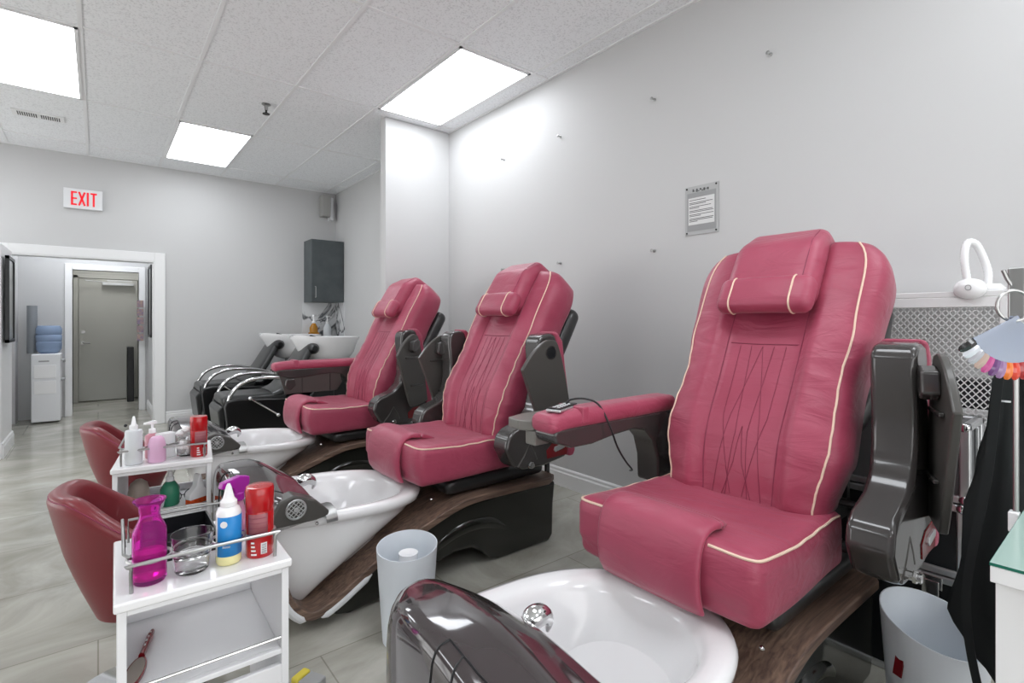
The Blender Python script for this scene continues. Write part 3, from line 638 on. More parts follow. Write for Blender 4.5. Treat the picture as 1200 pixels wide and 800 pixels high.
def arm_up(t, s, outside, yaw, piv=(.52, .49)):
    y = s*.404
    body = [(.36, .585), (.375, .64), (.41, .668), (.50, .70), (.553, .75), (.572, .82), (.572, .93), (.560, 1.04), (.562, 1.085), (.585, 1.112), (.635, 1.12), (.675, 1.112), (.69, 1.07), (.70, .93), (.72, .80), (.75, .66), (.77, .52), (.74, .495), (.60, .475), (.47, .478), (.41, .50)]
    MB().prism(body, y-.056, y+.056).build('armrest', M['shell'], t, bevel=.024, seg=4)
    pad = [(.655, 1.128), (.69, 1.125), (.725, 1.08), (.745, .95), (.77, .80), (.80, .66), (.815, .52), (.80, .492), (.765, .495), (.75, .66), (.715, .82), (.69, 1.0), (.675, 1.09)]
    MB().prism(pad, y-.058, y+.058).build('arm_pad', M['red'], t, bevel=.016)
    yo = s*.457
    o = MB().prism([(.615, .508), (.61, .55), (.65, .58), (.735, .592), (.755, .55), (.748, .51)], min(yo, yo+s*.006), max(yo, yo+s*.006)).build('badge', M['bred'], t, bevel=.002)
    MB().prism([(.655, .545), (.665, .535), (.728, .548), (.735, .56), (.725, .57), (.662, .56)], min(yo, yo+s*.012), max(yo, yo+s*.012)).build('badge_plate', M['alu'], o, bevel=.002)
    b = MB(); b.tube([(.43, yo, .50), (.47, yo, .545), (.505, yo, .60), (.535, yo, .55), (.55, yo, .515)], .005, 6); b.build('trim_line', M['grey'], t)
    b = MB(); b.tube([(.50, y, .50), (.50, yo+s*.03, .50)], .012, 10); b.tube([(.50, yo+s*.012, .50), (.50, yo+s*.02, .50)], .018, 6); b.build('bolt', M['chrome'], t)
    # folded table plate
    pl = cr([(.425, 0, .955), (.49, 0, 1.03), (.565, 0, 1.083), (.62, 0, 1.088), (.655, 0, 1.06), (.70, 0, .92), (.755, 0, .66), (.745, 0, .62), (.60, 0, .605), (.56, 0, .625), (.49, 0, .80)], 3)
    mx = Matrix.Translation((piv[0], s*piv[1], 0)) @ Matrix.Rotation(yaw, 4, 'Z') @ Matrix.Translation((-piv[0], 0, 0))
    out = [(p.x, p.z) for p in pl]
    tr = MB().prism(out, -.011, .011, mx=mx).build('tray', M['grey'], t, bevel=.006)
    f = -1 if outside else 1                                    # side that carries the ribs
    b = MB()
    for z0, x0 in ((.93, .50), (.74, .56)):
        MB().box(x0, x0+.13, min(f*.011, f*.024), max(f*.011, f*.024), z0, z0+.012, mx=mx).build('tray_rib', M['shell'], tr, bevel=.003)
    MB().prism([(.53, .985), (.56, .965), (.60, .99), (.615, 1.045), (.585, 1.06), (.54, 1.045)], min(f*.011, f*.055), max(f*.011, f*.055), mx=mx).build('tray_knob', M['shell'], tr, bevel=.008)
    if not outside:
        q = mx @ Matrix.Translation((.603, -.0115, 1.028)) @ Matrix.Rotation(PI/2, 4, 'X')
        MB().lathe([(.034, -.001), (.034, .002), (.029, .0025), (.029, .0)], n=28, mx=q).build('cup_ring', M['shell'], tr)
        MB().lathe([(.028, .0005), (.028, .0015)], n=28, mx=q).build('cup_hole', M['case'], tr)
def shell_back(t):
    m_ = inframe(.62)
    def fn(q): q = Vector(q); q.y *= 1-.25*(1-sm(-.4, -.1, q.z)); q.x -= .02*math.sin((q.z+.3)*3); return m_(q)
    cushion((-.25, 0, .0), (.05, .30, .27), .048, fn, (8, 16, 16)).build('back_shell', M['dark'], t, sharp=80)
def pedichair(loc, label, near, far):
    t = empty('pedicure_chair', loc, 0, label, 'pedicure chair', 'rose pedicure chairs along the right wall')
    chassis(t); tub(t); hood(t); seat(t); backrest(t); headrest(t); shell_back(t)
    arm_up(t, -1, *near)
    if far[0] == 'up': arm_up(t, 1, *far[1:])
    else: arm_down(t, 1, far[1])
    return t
pedichair((1.05, 3.66, 0), 'rose leather pedicure chair furthest back, beside the white partition', (True, .45, (.70, .49)), ('down', 'hang'))
pedichair((1.09, 2.30, 0), 'rose leather pedicure chair in the middle with both armrests raised', (False, .0), ('up', True, .05))
pedichair((1.19, .86, 0), 'large rose leather pedicure chair nearest the camera with remote on its armrest', (False, .38, (.70, .468)), ('down', 'flat'))

# remote with cable on the far arm of the nearest chair
t = empty('remote_control', (1.245, 1.265, .874), .35, 'black wired remote lying on the nearest chair armrest', 'remote control')
MB().box(-.075, .075, -.028, .028, .002, .012).build('case', M['alu'], t, bevel=.004)
MB().box(-.07, .07, -.024, .024, .0125, .016).build('face', M['case'], t, bevel=.003)
b = MB()
for i in range(5):
    for j in range(2): b.box(-.055+i*.02, -.045+i*.02, -.014+j*.016, -.004+j*.016, .016, .018)
b.build('button', M['matte'], t, bevel=.001)
b = MB(); b.tube(cr([(.03, 0, .018), (.055, -.005, .028), (.09, -.04, .03), (.115, -.085, .01), (.13, -.12, -.06), (.155, -.14, -.14), (.20, -.155, -.20), (.26, -.16, -.245), (.30, -.14, -.262)], 6), .0035, 8); b.build('cable', M['case'], t)

# ------------------------------------------------------------------ back-wash (shampoo) units
def shampoo(loc, label):
    t = empty('shampoo_chair', loc, 0, label, 'shampoo chair', 'black shampoo chairs with white bowls')
    # base with inset
    side = [(.02, .02), (-.02, .40), (0, .455), (.10, .47), (.5, .44), (.72, .42), (.86, .62), (.95, .62), (.98, .5), (.98, .02)]
    for s in (-1, 1): MB().prism(side, s*.26, s*.31).build('side_panel', M['black'], t, bevel=.02)
    MB().prism([(.05, .02), (.0, .38), (.1, .40), (.9, .38), (.92, .02)], -.26, .26).build('base', M['black'], t, bevel=.01)
    MB().prism([(-.03, .10), (-.06, .36), (-.03, .40), (.01, .40), (.0, .10)], -.24, .24).build('leg_rest', M['bgrey'], t, bevel=.012)
    cushion((.26, 0, .44), (.28, .25, .05), .04, None, (12, 12, 6)).build('seat', M['bgrey'], t, sharp=80)
    bk = cr([(.42, 0, .46), (.52, 0, .51), (.62, 0, .63), (.71, 0, .78), (.78, 0, .90)], 5); R = []
    for i, p in enumerate(bk):
        tg = (bk[min(i+1, len(bk)-1)]-bk[max(i-1, 0)]).normalized(); n = Vector((-tg.z, 0, tg.x)); u = i/(len(bk)-1); W = .25-.03*sm(.5, 1, u); r = []
        for k in range(24):
            a = 2*PI*k/24; q = p+n*.045*math.copysign(abs(math.sin(a))**.6, math.sin(a)); r.append((q.x, W*math.copysign(abs(math.cos(a))**.5, math.cos(a)), q.z))
        R.append(r)
    MB().rings(R).build('backrest', M['bgrey'], t, sharp=70)
    MB().tube([(.80, y, .90) for y in (-.26, -.22, -.12, 0, .12, .22, .26)], [.03, .055, .06, .05, .06, .055, .03], 16).build('neck_rest', M['black'], t)
    for s in (-1, 1):
        MB().tube(cr([(.02, s*.27, .44), (.05, s*.27, .52), (.13, s*.27, .60), (.26, s*.27, .64), (.42, s*.27, .64), (.60, s*.27, .61), (.70, s*.27, .58)], 5), .018, 12).build('armrest', M['chrome'], t)
    b = MB(); b.tube([(.20, -.33, .46), (.42, -.34, .30)], .008, 8); b.ball((.43, -.34, .29), .02, 10); b.ball((.19, -.33, .465), .02, 10); b.build('lever', M['chrome'], t)
    # pedestal of the bowl and bowl
    MB().box(.96, 1.30, -.18, .18, 0, .72).build('pedestal', M['black'], t, bevel=.02)
    def ring(k, z, e):
        r = []
        for j in range(40):
            a = 2*PI*j/40; x = 1.02+(.32*k)*math.cos(a); y = .27*k*math.sin(a); zz = z
            if math.cos(a) < 0: x -= e*abs(math.cos(a))**2*.06; zz += e*.03*abs(math.cos(a))**2-e*.03*math.exp(-(y/.07)**2)*abs(math.cos(a))
            r.append((x, y, zz))
        return r
    R = [ring(.35, .72, 0), ring(.6, .74, .2), ring(.85, .85, .5), ring(.97, .96, .9), ring(1.03, 1.0, 1), ring(1.03, 1.012, 1), ring(.97, 1.01, 1), ring(.88, .96, .8), ring(.7, .84, .4), ring(.4, .80, 0), ring(.1, .79, 0)]
    bw = MB().rings(R).build('bowl', M['white'], t, sharp=70)
    b = MB(); b.tube(cr([(.78, -.17, 1.02), (.86, -.14, .99), (.95, -.10, .93)], 4), [.02, .022, .022, .02, .016, .014, .012, .01, .009], 10); b.build('spray_tap', M['case'], bw)
    return t
t = shampoo((.90, 5.52, 0), 'black shampoo chair with white bowl, the one nearer the camera')
dup(t, (.88, 6.70, 0), 0, 'black shampoo chair with white bowl next to the back wall', 'black shampoo chairs with white bowls')

# ------------------------------------------------------------------ technician stools
def stool(loc, rz, label):
    t = empty('technician_stool', loc, rz, label, 'stool', 'maroon tub stools')
    MB().lathe([(.02, .33), (.085, .335), (.10, .36), (.12, .41), (.138, .45), (.13, .475), (.02, .48)], n=36).build('seat', M['maroon'], t, sharp=70)
    R = []; n = 40
    for i in range(n+1):
        a = PI+(-1+2*i/n)*math.radians(108); u = abs(-1+2*i/n); hgt = .70-.13*sm(.3, 1, u); e = math.sqrt(max(0.0, 1-max(0, (u-.9)/.1)**2))*.8+.2
        sec = [(.10, .32), (.135, .41), (.172, .52), (.203, hgt-.045), (.207, hgt-.018), (.195, hgt), (.168, hgt), (.153, hgt-.018), (.150, hgt-.05), (.148, .49), (.135, .43), (.09, .35)]
        sec = cr([(r, 0, z) for r, z in sec], 2); zc = .5
        R.append([(p.x*math.cos(a), p.x*math.sin(a), zc+(p.z-zc)*(e if p.z > zc else 1)) for p in sec])
    MB().rings(R).build('backrest', M['maroon'], t, sharp=70)
    b = MB(); b.tube([(.204*math.cos(PI+k*.16), .204*math.sin(PI+k*.16), .690-.13*sm(.3, 1, abs(k*.16)/math.radians(108))) for k in range(-11, 12)], .002, 5); b.build('piping', M['stitch'], t)
    MB().lathe([(.03, .07), (.03, .30), (.05, .335)], n=16).build('post', M['chrome'], t)
    MB().lathe([(.17, .045), (.19, .055), (.05, .075), (.03, .08)], n=32).build('foot_plate', M['chrome'], t)
    for k in range(5):
        a = 2*PI*k/5; MB().ball((.145*math.cos(a), .145*math.sin(a), .022), (.022, .016, .022), 10).build('caster', M['case'], t)
    return t
t = stool((.095, 1.93, 0), 0, 'maroon tub stool right behind the nearest white trolley')
dup(t, (.14, 3.08, 0), 0, 'maroon tub stool behind the further white trolley', 'maroon tub stools')

# ------------------------------------------------------------------ white trolleys
def trolley(loc, rz, label, w_=.335, dp=.375, sh=.41):
    t = empty('trolley', loc, rz, label, 'trolley', 'white salon trolleys')
    b = MB(); b.box(-w_/2, w_/2, 0, dp, .60, .62); b.build('top', M['white'], t, bevel=.005)
    for s in (-1, 1):
        x0 = s*(w_/2-.006); x1 = s*(w_/2-.022)
        MB().box(min(x0, x1), max(x0, x1), .008, dp-.008, .06, .60).build('side_panel', M['satin'], t, bevel=.002)
    b = MB(); b.box(-w_/2+.022, w_/2-.022, .008, .022, .588, .60); b.build('front_rail', M['satin'], t, bevel=.002); MB().box(-w_/2+.022, w_/2-.022, .008, .022, .06, .375).build('front_panel', M['satin'], t, bevel=.002)
    sd = MB(); sd.box(-w_/2+.022, w_/2-.022, .024, dp-.01, sh-.012, sh); sd.box(-w_/2+.022, w_/2-.022, .01, .024, sh-.012, sh+.0); sd.box(-w_/2+.022, w_/2-.022, dp-.022, dp-.01, sh, sh+.03); sd.build('shelf', M['satin'], t, bevel=.002)
    MB().box(-w_/2+.022, w_/2-.022, .024, dp-.01, .10, .112).build('bottom_shelf', M['white'], t)
    b = MB(); b.tube([(-w_/2+.022, .016, sh+.025), (w_/2-.022, .016, sh+.025)], .0035, 8); b.build('shelf_rail', M['chrome'], t)
    g_ = MB(); y1 = .05; zz = .676; xl, xr = -w_/2+.03, w_/2-.03
    g_.tube(cr([(xl, y1-.012, .62), (xl, y1-.012, zz-.008), (xl+.012, y1-.012, zz), (xr-.012, y1-.012, zz), (xr, y1-.012, zz-.008), (xr, y1-.012, .62)], 5), .0038, 8)
    g_.tube([(xl-.008, dp-.06, .62), (xl-.012, dp-.06, zz+.012), (xl-.012, .1, zz+.004), (xl, y1+.03, zz)], .0035, 8)
    g_.tube([(xl, dp-.03, .62), (xl, dp-.03, zz), (xr, dp-.03, zz), (xr, dp-.03, .62)], .0032, 8)
    for cx in (-.105, -.027, .045, .112):
        rr = .040 if cx < 0 else .034
        g_.tube([(cx+rr*math.cos(2*PI*k/28), y1+.028+rr*math.sin(2*PI*k/28), zz-.002) for k in range(28)], .003, 6, closed=True)
    g_.build('gallery_rail', M['steel'], t)
    for sx in (-1, 1):
        for yy in (.04, dp-.04):
            c_ = MB(); c_.lathe([(.004, -.008), (.022, -.008), (.022, .008), (.004, .008)], (0, 0, 0), 16, mx=Matrix.Translation((sx*.13, yy, .024)) @ Matrix.Rotation(PI/2, 4, 'Y')); c_.box(sx*.13-.012, sx*.13+.012, yy-.008, yy+.008, .024, .062)
            c_.build('caster', M['case'], t)
    return t
C1 = rotz(-.02, (.19, 1.272, 0)); C2 = rotz(-.13, (.20, 2.425, 0))
tr = trolley((.19, 1.272, 0), -.02, 'white two-tier trolley nearest the camera holding the magenta bottle')
dup(tr, (.20, 2.425, 0), -.13, 'white two-tier trolley further back holding white and pink bottles', 'white salon trolleys')
def on(Cm, x, y, z): return tuple(Cm @ Vector((x, y, z)))
ZT = .62
# magenta bottle
t = empty('magenta_bottle', on(C1, -.105, .078, ZT), 0, 'magenta glass carafe standing in the left ring of the nearest trolley', 'bottle')
MB().lathe([(.004, .001), (.032, .001), (.036, .008), (.036, .115), (.034, .125), (.023, .148), (.021, .16), (.024, .178), (.034, .19), (.035, .193), (.031, .191), (.021, .178), (.018, .16), (.02, .148), (.031, .123), (.033, .115), (.033, .012), (.004, .008)], n=36).build('bottle', M['mag'], t, sharp=60)
MB().lathe([(.003, .009), (.0322, .0125), (.0322, .073), (.003, .073)], n=36).build('liquid', M['magl'], t); t.scale = (.88, .88, .91)
# glass bowls
def gl(r, h_): return MB().lathe([(.004, .0), (r*.78, .0), (r*.84, .004), (r, h_), (r-.0025, h_), (r*.8-.002, .008), (.004, .006)], n=36)
a = gl(.040, .055).build('glass_bowl', M['glass'], sharp=60); a.location = on(C1, -.027, .078, ZT+.001); tag(a, 'lower clear glass bowl in the second ring of the nearest trolley', 'bowl', 'stacked clear glass bowls')
a = gl(.043, .05).build('glass_bowl', M['glass'], sharp=60); a.location = on(C1, -.026, .079, ZT+.034); tag(a, 'upper clear glass bowl, stacked in another beside the magenta bottle', 'bowl', 'stacked clear glass bowls')
# blue labelled squeeze bottle
t = empty('squeeze_bottle', on(C1, .045, .072, ZT), .35, 'squeeze bottle with blue label and white nozzle on the nearest trolley', 'bottle')
MB().lathe([(.004, .001), (.024, .001), (.0265, .006), (.0265, .022)], n=32).build('liquid', M['yel'], t)
MB().lathe([(.0265, .022), (.0265, .118), (.022, .128), (.014, .132)], n=32).build('bottle', M['white'], t, sharp=60)
lb = MB(); lb.rings([[(.0272*math.cos(a_), .0272*math.sin(a_), z_) for a_ in [PI*1.02+k*PI*.85/24 for k in range(25)]] for z_ in (.022, .112)], False, False, closed=False); l_ = lb.build('label', M['blue'], t)
l_.modifiers.new('s', 'SOLIDIFY').thickness = .0004
q = MB()
for a0, z0, rr in ((PI*1.22, .096, .0075),):
    c0 = Vector((.0281*math.cos(a0), .0281*math.sin(a0), z0)); e1 = Vector((-math.sin(a0), math.cos(a0), 0)); nn = Vector((math.cos(a0), math.sin(a0), 0))
    pts = [c0+(e1*math.cos(k*PI/10)+Vector((0, 0, 1))*math.sin(k*PI/10))*rr for k in range(20)]; q.rings([[p-nn*.001 for p in pts], [p+nn*.0004 for p in pts]])
for k in range(5):
    a0 = PI*1.2+k*.12; c0 = Vector((.0278*math.cos(a0), .0278*math.sin(a0), .045)); e1 = Vector((-math.sin(a0), math.cos(a0), 0))
    q.tube([c0-e1*.001+Vector((0, 0, -.0025)), c0+Vector((0, 0, .003)), c0+e1*.0015+Vector((0, 0, -.002))], .0006, 4)
q.build('label_mark', M['lwhite'], l_)
MB().lathe([(.014, .130), (.018, .132), (.018, .142), (.012, .15), (.010, .158), (.006, .175), (.003, .182)], n=20).build('nozzle', M['white'], t)
# red can
def can(loc, rz, label, hgt=.165):
    t = empty('spray_can', loc, rz, label, 'spray can', 'red spray cans on the trolleys')
    MB().lathe([(.004, .0), (.029, .0), (.031, .003), (.031, hgt*.64), (.0305, hgt*.65)], n=32).build('can', M['rcan'], t, sharp=50)
    MB().lathe([(.0308, hgt*.65), (.0318, hgt*.66), (.0318, hgt-.006), (.030, hgt-.001), (.022, hgt), (.003, hgt-.001)], n=32).build('cap', M['rcan'], t, sharp=50)
    def patch(nm, a0, a1, z0, z1, m_, r=.0316):
        o = MB().rings([[(r*math.cos(a0+(a1-a0)*k/12), r*math.sin(a0+(a1-a0)*k/12), z) for k in range(13)] for z in (z0, z1)], False, False, closed=False).build(nm, m_, t); o.modifiers.new('s', 'SOLIDIFY').thickness = .0003; return o
    patch('label', PI*1.12, PI*1.58, hgt*.30, hgt*.63, M['lred'])
    bb = MB()
    for k in range(4):
        for j in range(7):
            if (k+j) % 5: continue
        bb.rings([[(.0322*math.cos(PI*(1.15+.4*i/10)), .0322*math.sin(PI*(1.15+.4*i/10)), hgt*(.36+.07*k)+dz) for i in range(11)] for dz in (0, .0012)], False, False, closed=False)
    bb.build('label_lines', M['stitch'], t)
    patch('barcode_panel', PI*1.42, PI*1.56, hgt*.06, hgt*.22, M['lwhite'], .0318)
    b2 = MB()
    for k in range(6): b2.rings([[(.0322*math.cos(PI*a_), .0322*math.sin(PI*a_), hgt*(.075+k*.023)+dz) for a_ in (1.44, 1.47, 1.5, 1.54)] for dz in (0, .0016)], False, False, closed=False)
    b2.build('barcode', M['ink'], t)
    b3 = MB()
    for k in range(4):
        z0 = hgt*(.05+.055*k); b3.rings([[(.0319*math.cos(PI*a_), .0319*math.sin(PI*a_), z0+dz) for a_ in (1.2, 1.24, 1.28, 1.33-.02*k)] for dz in (0, .004)], False, False, closed=False)
    b3.build('lettering', M['lwhite'], t)
    return t
cn = can(on(C1, .112, .075, ZT), .1, 'red spray can with grey label in the right ring of the nearest trolley')
dup(cn, on(C2, .118, .075, ZT), .6, 'red spray can on the further trolley, seen against the wall', 'red spray cans on the trolleys')
# purple trigger sprayer
t = empty('spray_bottle', on(C1, .085, .19, ZT), .3, 'purple trigger spray bottle behind the red can on the nearest trolley', 'spray bottle')
MB().lathe([(.004, .0), (.03, .0), (.032, .006), (.03, .05), (.02, .09), (.014, .12), (.013, .125)], n=24, sy=.75).build('bottle', mat('pink_clear', '#e7a9c9', .1, trans=.4), t, sharp=60)
MB().lathe([(.033, .008), (.033, .035)], n=24, sy=.78, cap0=False, cap1=False).build('label', M['indigo'], t)
b = MB(); b.lathe([(.017, .12), (.017, .14), (.012, .145)], n=18); b.prism([(-.055, .165), (-.05, .182), (.0, .192), (.03, .185), (.03, .165), (.012, .14), (-.012, .14), (-.018, .160)], -.011, .011); b.build('sprayer_head', M['purp'], t, bevel=.003); t.scale = (.85, .85, .86)
MB().prism([(-.035, .165), (-.045, .13), (-.040, .128), (-.022, .16)], -.006, .006).build('trigger', mat('pink_trigger', '#e38fb8', .3), t, bevel=.002)
# black box
t = empty('black_box', on(C1, -.05, .25, ZT), 0, 'open black box at the back of the nearest trolley top', 'box')
b = MB(); b.box(-.07, .085, -.09, .09, 0, .004); b.box(-.07, -.066, -.09, .09, .004, .045); b.box(.081, .085, -.09, .09, .004, .045); b.box(-.066, .081, -.09, -.086, .004, .045); b.box(-.066, .081, .086, .09, .004, .045); b.build('tray', M['case'], t)
# foot file on the shelf
t = empty('foot_file', on(C1, -.115, .165, .413), 1.3, 'foot file with red handle lying on the nearest trolley shelf', 'foot file'); t.scale = (1.1, .72, 1)
o = MB().rings([[(x, y, z) for x, y in [(.10*math.cos(2*PI*k/28)*.52-.055, .026*math.sin(2*PI*k/28)) for k in range(28)]] for z in (.0, .006)]).build('paddle', M['bred'], t, bevel=.001)
MB().rings([[(.045*math.cos(2*PI*k/28)-.055, .021*math.sin(2*PI*k/28), z) for k in range(28)] for z in (.006, .0075)]).build('abrasive', mat('grey_abrasive', '#a59b92', .9, bump=(400, .6)), t)
b = MB(); b.tube([(-.005, 0, .006), (.02, 0, .007), (.06, 0, .008), (.085, 0, .007)], [.009, .0085, .0105, .007], 12); b.build('handle', M['bred'], t)
b = MB(); [b.ball((.02+k*.016, 0, .0165), .003, 8) for k in range(4)]; b.build('rivet', M['chrome'], t)

# second trolley, top
t = empty('squeeze_bottle', on(C2, -.10, .06, ZT), 0, 'milky white squeeze bottle with pointed nozzle on the further trolley', 'bottle')
MB().lathe([(.004, .001), (.027, .001), (.029, .006), (.029, .125), (.027, .132), (.012, .135)], n=28).build('bottle', M['frost'], t, sharp=60)
MB().lathe([(.003, .003), (.0265, .004), (.0265, .06), (.003, .06)], n=28).build('liquid', M['yel'], t)
MB().lathe([(.015, .134), (.015, .15), (.009, .156), (.004, .185), (.002, .187)], n=18).build('nozzle', M['white'], t)
MB().ball((-.026, -.01, .155), .006, 8).build('nozzle_cap', M['case'], t)
t = empty('lotion_bottle', on(C2, -.025, .055, ZT), 0, 'pale pink rounded lotion bottle at the front of the further trolley', 'bottle')
MB().lathe([(.004, .001), (.029, .001), (.031, .008), (.03, .07), (.024, .092), (.016, .10), (.004, .102)], n=28).build('bottle', M['pink'], t, sharp=60)
t = empty('pump_bottle', on(C2, -.045, .14, ZT), .3, 'pink pump bottle behind the pale pink lotion bottle', 'bottle')
MB().lathe([(.004, .001), (.024, .001), (.026, .006), (.026, .09), (.012, .10)], n=24).build('bottle', mat('rose_bottle', '#c98a98', .3), t, sharp=60)
b = MB(); b.lathe([(.013, .10), (.013, .118), (.005, .12), (.005, .14)], n=14); b.prism([(-.03, .138), (-.028, .146), (.01, .152), (.016, .14), (.01, .136)], -.008, .008); b.build('pump_head', M['white'], t, bevel=.002)
t = tag(MB().box(-.03, .03, -.02, .02, 0, .10, mx=Matrix.Translation(on(C2, .0, .12, ZT)) @ Matrix.Rotation(.4, 4, 'Z')).build('small_box', M['matte'], bevel=.004), 'small white box between the bottles on the further trolley', 'box')
b = MB(); V = []
for k in range(26):
    c0 = (random.uniform(-.026, .026), random.uniform(-.026, .026), random.uniform(.02, .115)); b.ball(c0, (random.uniform(.012, .02), random.uniform(.012, .02), random.uniform(.01, .016)), 8)
o = b.build('cotton_wad', M['cotton']); o.location = on(C2, .072, .12, ZT); tag(o, 'crumpled white cotton in a jar left of the red can', 'cotton')
o = MB().lathe([(.004, 0), (.032, 0), (.034, .004), (.034, .075), (.032, .075), (.032, .006), (.004, .003)], n=28).build('glass_jar', M['glass'], sharp=60); o.location = on(C2, .072, .12, ZT); tag(o, 'clear jar of cotton beside the red can on the further trolley', 'jar')
# second trolley, shelf
ZS = .411
t = empty('beaker', on(C2, -.10, .12, ZS), 0, 'clear dome-topped cup on the shelf of the further trolley', 'cup')
MB().lathe([(.003, .0), (.034, .0), (.036, .004), (.038, .06), (.03, .095), (.012, .11), (.003, .112)], n=28).build('cup', M['tan'], t, sharp=60)
t = tag(MB().lathe([(.004, .0), (.05, .0), (.062, .02), (.066, .045), (.063, .045), (.058, .02), (.046, .006), (.004, .005)], (0, 0, 0), 32).build('plastic_bowl', M['frost'], sharp=60), 'shallow milky bowl at the left of the further trolley shelf', 'bowl'); t.location = on(C2, -.07, .045+.03, ZS)
t.location = on(C2, -.065, .085, ZS)
bpy.data.objects['beaker'].location = on(C2, -.095, .20, ZS)
t = empty('spray_bottle', on(C2, .015, .15, ZS), 0, 'green liquid spray bottle on the further trolley shelf', 'spray bottle')
MB().lathe([(.004, .001), (.032, .001), (.035, .008), (.035, .07), (.02, .095), (.014, .10)], n=24).build('bottle', M['green'], t, sharp=60)
MB().lathe([(.015, .10), (.015, .118), (.01, .122), (.008, .14), (.003, .142)], n=16).build('cap', M['white'], t)
t = empty('scrub_brush', on(C2, .105, .09, ZS), .5, 'white hand brush with orange bristles on the further trolley shelf', 'brush')
MB().prism([(-.04, .022), (-.042, .045), (-.01, .075), (.0, .12), (.01, .125), (.022, .07), (.045, .045), (.043, .022)], -.018, .018).build('handle', M['white'], t, bevel=.006)
b = MB()
for i in range(9):
    for j in range(3): b.box(-.038+i*.0088, -.032+i*.0088, -.014+j*.011, -.007+j*.011, .001, .024)
b.build('bristles', M['orange'], t, smooth=False)
t = empty('wire_glasses', on(C2, .06, .16, ZS+.0), .2, 'black wire-framed glasses lying on the further trolley shelf', 'glasses')
b = MB()
for s in (-1, 1): b.tube([(s*.03+.024*math.cos(2*PI*k/20), .0, .028+.022*math.sin(2*PI*k/20)) for k in range(20)], .0022, 6, closed=True); b.tube([(s*.055, 0, .035), (s*.06, .05, .03), (s*.06, .09, .012)], .0022, 6)
b.tube([(-.006, 0, .032), (.006, 0, .032)], .002, 5); b.build('frame', M['case'], t)
t = tag(MB().box(-.07, .07, -.035, .035, 0, .012, mx=Matrix.Translation(on(C2, .06, .045+.0, ZS)) @ Matrix.Rotation(-.16, 4, 'Z')).build('folded_towel', M['cotton'], bevel=.005), 'flat folded white towel at the front of the further trolley shelf', 'towel')
bpy.data.objects['scrub_brush'].location = on(C2, .11, .115, ZS+.0)

# ------------------------------------------------------------------ bins
def binb(loc, rz, label, r=.115, h_=.33, slope=.0):
    t = empty('waste_bin', loc, rz, label, 'waste bin', 'frosted plastic waste bins')
    R = []; n = 40
    for rr, z, sl in ((r*.80, .0, 0), (r*.8, .003, 0), (r, h_, 1), (r-.003, h_, 1), (r*.8-.003, .006, 0), (.004, .006, 0)):
        R.append([(rr*math.cos(2*PI*k/n), rr*math.sin(2*PI*k/n), z+sl*slope*math.cos(2*PI*k/n)) for k in range(n)])
    MB().rings(R).build('shell', M['bin'], t, sharp=50)
    return t
binb((.90, 1.74, 0), .9, 'frosted white plastic waste bin standing before the middle chair', .112, .343, .012)
t = empty('paper_cup', (.91, 1.75, .008), 0, 'white cup standing inside the bin before the middle chair', 'cup')
MB().lathe([(.003, 0), (.03, 0), (.036, .30), (.033, .30), (.003, .295)], n=24).build('cup', M['white'], t)
b3 = binb((1.83, .378, 0), 1.1, 'frosted white plastic waste bin beside the nearest chair and black cases', .125, .335, .035)
MB().box(-.012, .012, -.002, .002, -.035, .035, mx=Matrix.Translation((.0, .118, .235)) @ Matrix.Rotation(.2, 4, 'X')).build('label', M['bred'], b3)

# floor scraper / foam item at the bottom edge
t = empty('foam_pad', (.53, 1.70, 0), .5, 'yellow and grey foam block lying on the floor beside the nearest trolley', 'foam pad')
MB().box(-.03, .03, -.045, .02, .0, .03).build('body', M['pgrey'], t, bevel=.006); MB().box(-.03, .03, .02, .05, .0, .035).build('tip', M['yellow'], t, bevel=.008)

# ------------------------------------------------------------------ right hand side: mesh locker, cases, lamp, apron, desk, swatches
t = empty('mesh_locker', (2.3, .27, 0), 0, 'white metal locker with diamond mesh front against the right wall', 'locker')
LW = .75; LH = 1.262
b = MB()
b.box(0, .03, 0, .035, 0, LH); b.box(0, .03, LW-.035, LW, 0, LH); b.box(0, .03, .035, LW-.035, LH-.035, LH); b.box(0, .03, .035, LW-.035, 0, .05); b.box(0, .03, 0, LW, LH, LH+.02); b.box(.24, .27, 0, LW, LH, LH+.02); b.box(.03, .24, 0, LW, LH, LH+.02)
b.build('frame', M['mesh'], t, bevel=.003)
b = MB(); b.box(.255, .27, 0, .03, 0, LH); b.box(.255, .27, LW-.03, LW, 0, LH); b.box(.03, .27, 0, .012, .0, .03); b.build('rear_post', M['mesh'], t)
b = MB()
for z in (.05, .45, .86): b.box(.04, .26, .01, LW-.01, z, z+.012)
b.build('shelf', M['mesh'], t)
b = MB(); px, pz = .020, .024; x = .012
ny = int((LW-.07)/px); nz = int((LH-.085)/pz)
wq = .0052
for j in range(nz*2+1):
    z = .05+j*pz/2; pts = []
    for i in range(ny*2+1):
        y = .035+i*px/2; pts.append((y, z+(pz/4 if (i+j) % 2 else -pz/4)))
    up = [(x, y, zz+wq/2) for y, zz in pts]; lo = [(x, y, zz-wq/2) for y, zz in pts]; up2 = [(x+.002, p[1], p[2]) for p in up]; lo2 = [(x+.002, p[1], p[2]) for p in lo]
    n_ = len(pts); V = up+lo+up2+lo2; F = []
    for i in range(n_-1): F += [(i, i+1, n_+i+1, n_+i), (2*n_+i, 3*n_+i, 3*n_+i+1, 2*n_+i+1), (i, 2*n_+i, 2*n_+i+1, i+1), (n_+i, n_+i+1, 3*n_+i+1, 3*n_+i)]
    b.add(V, F)
b.build('mesh_panel', M['mesh'], t, smooth=False)
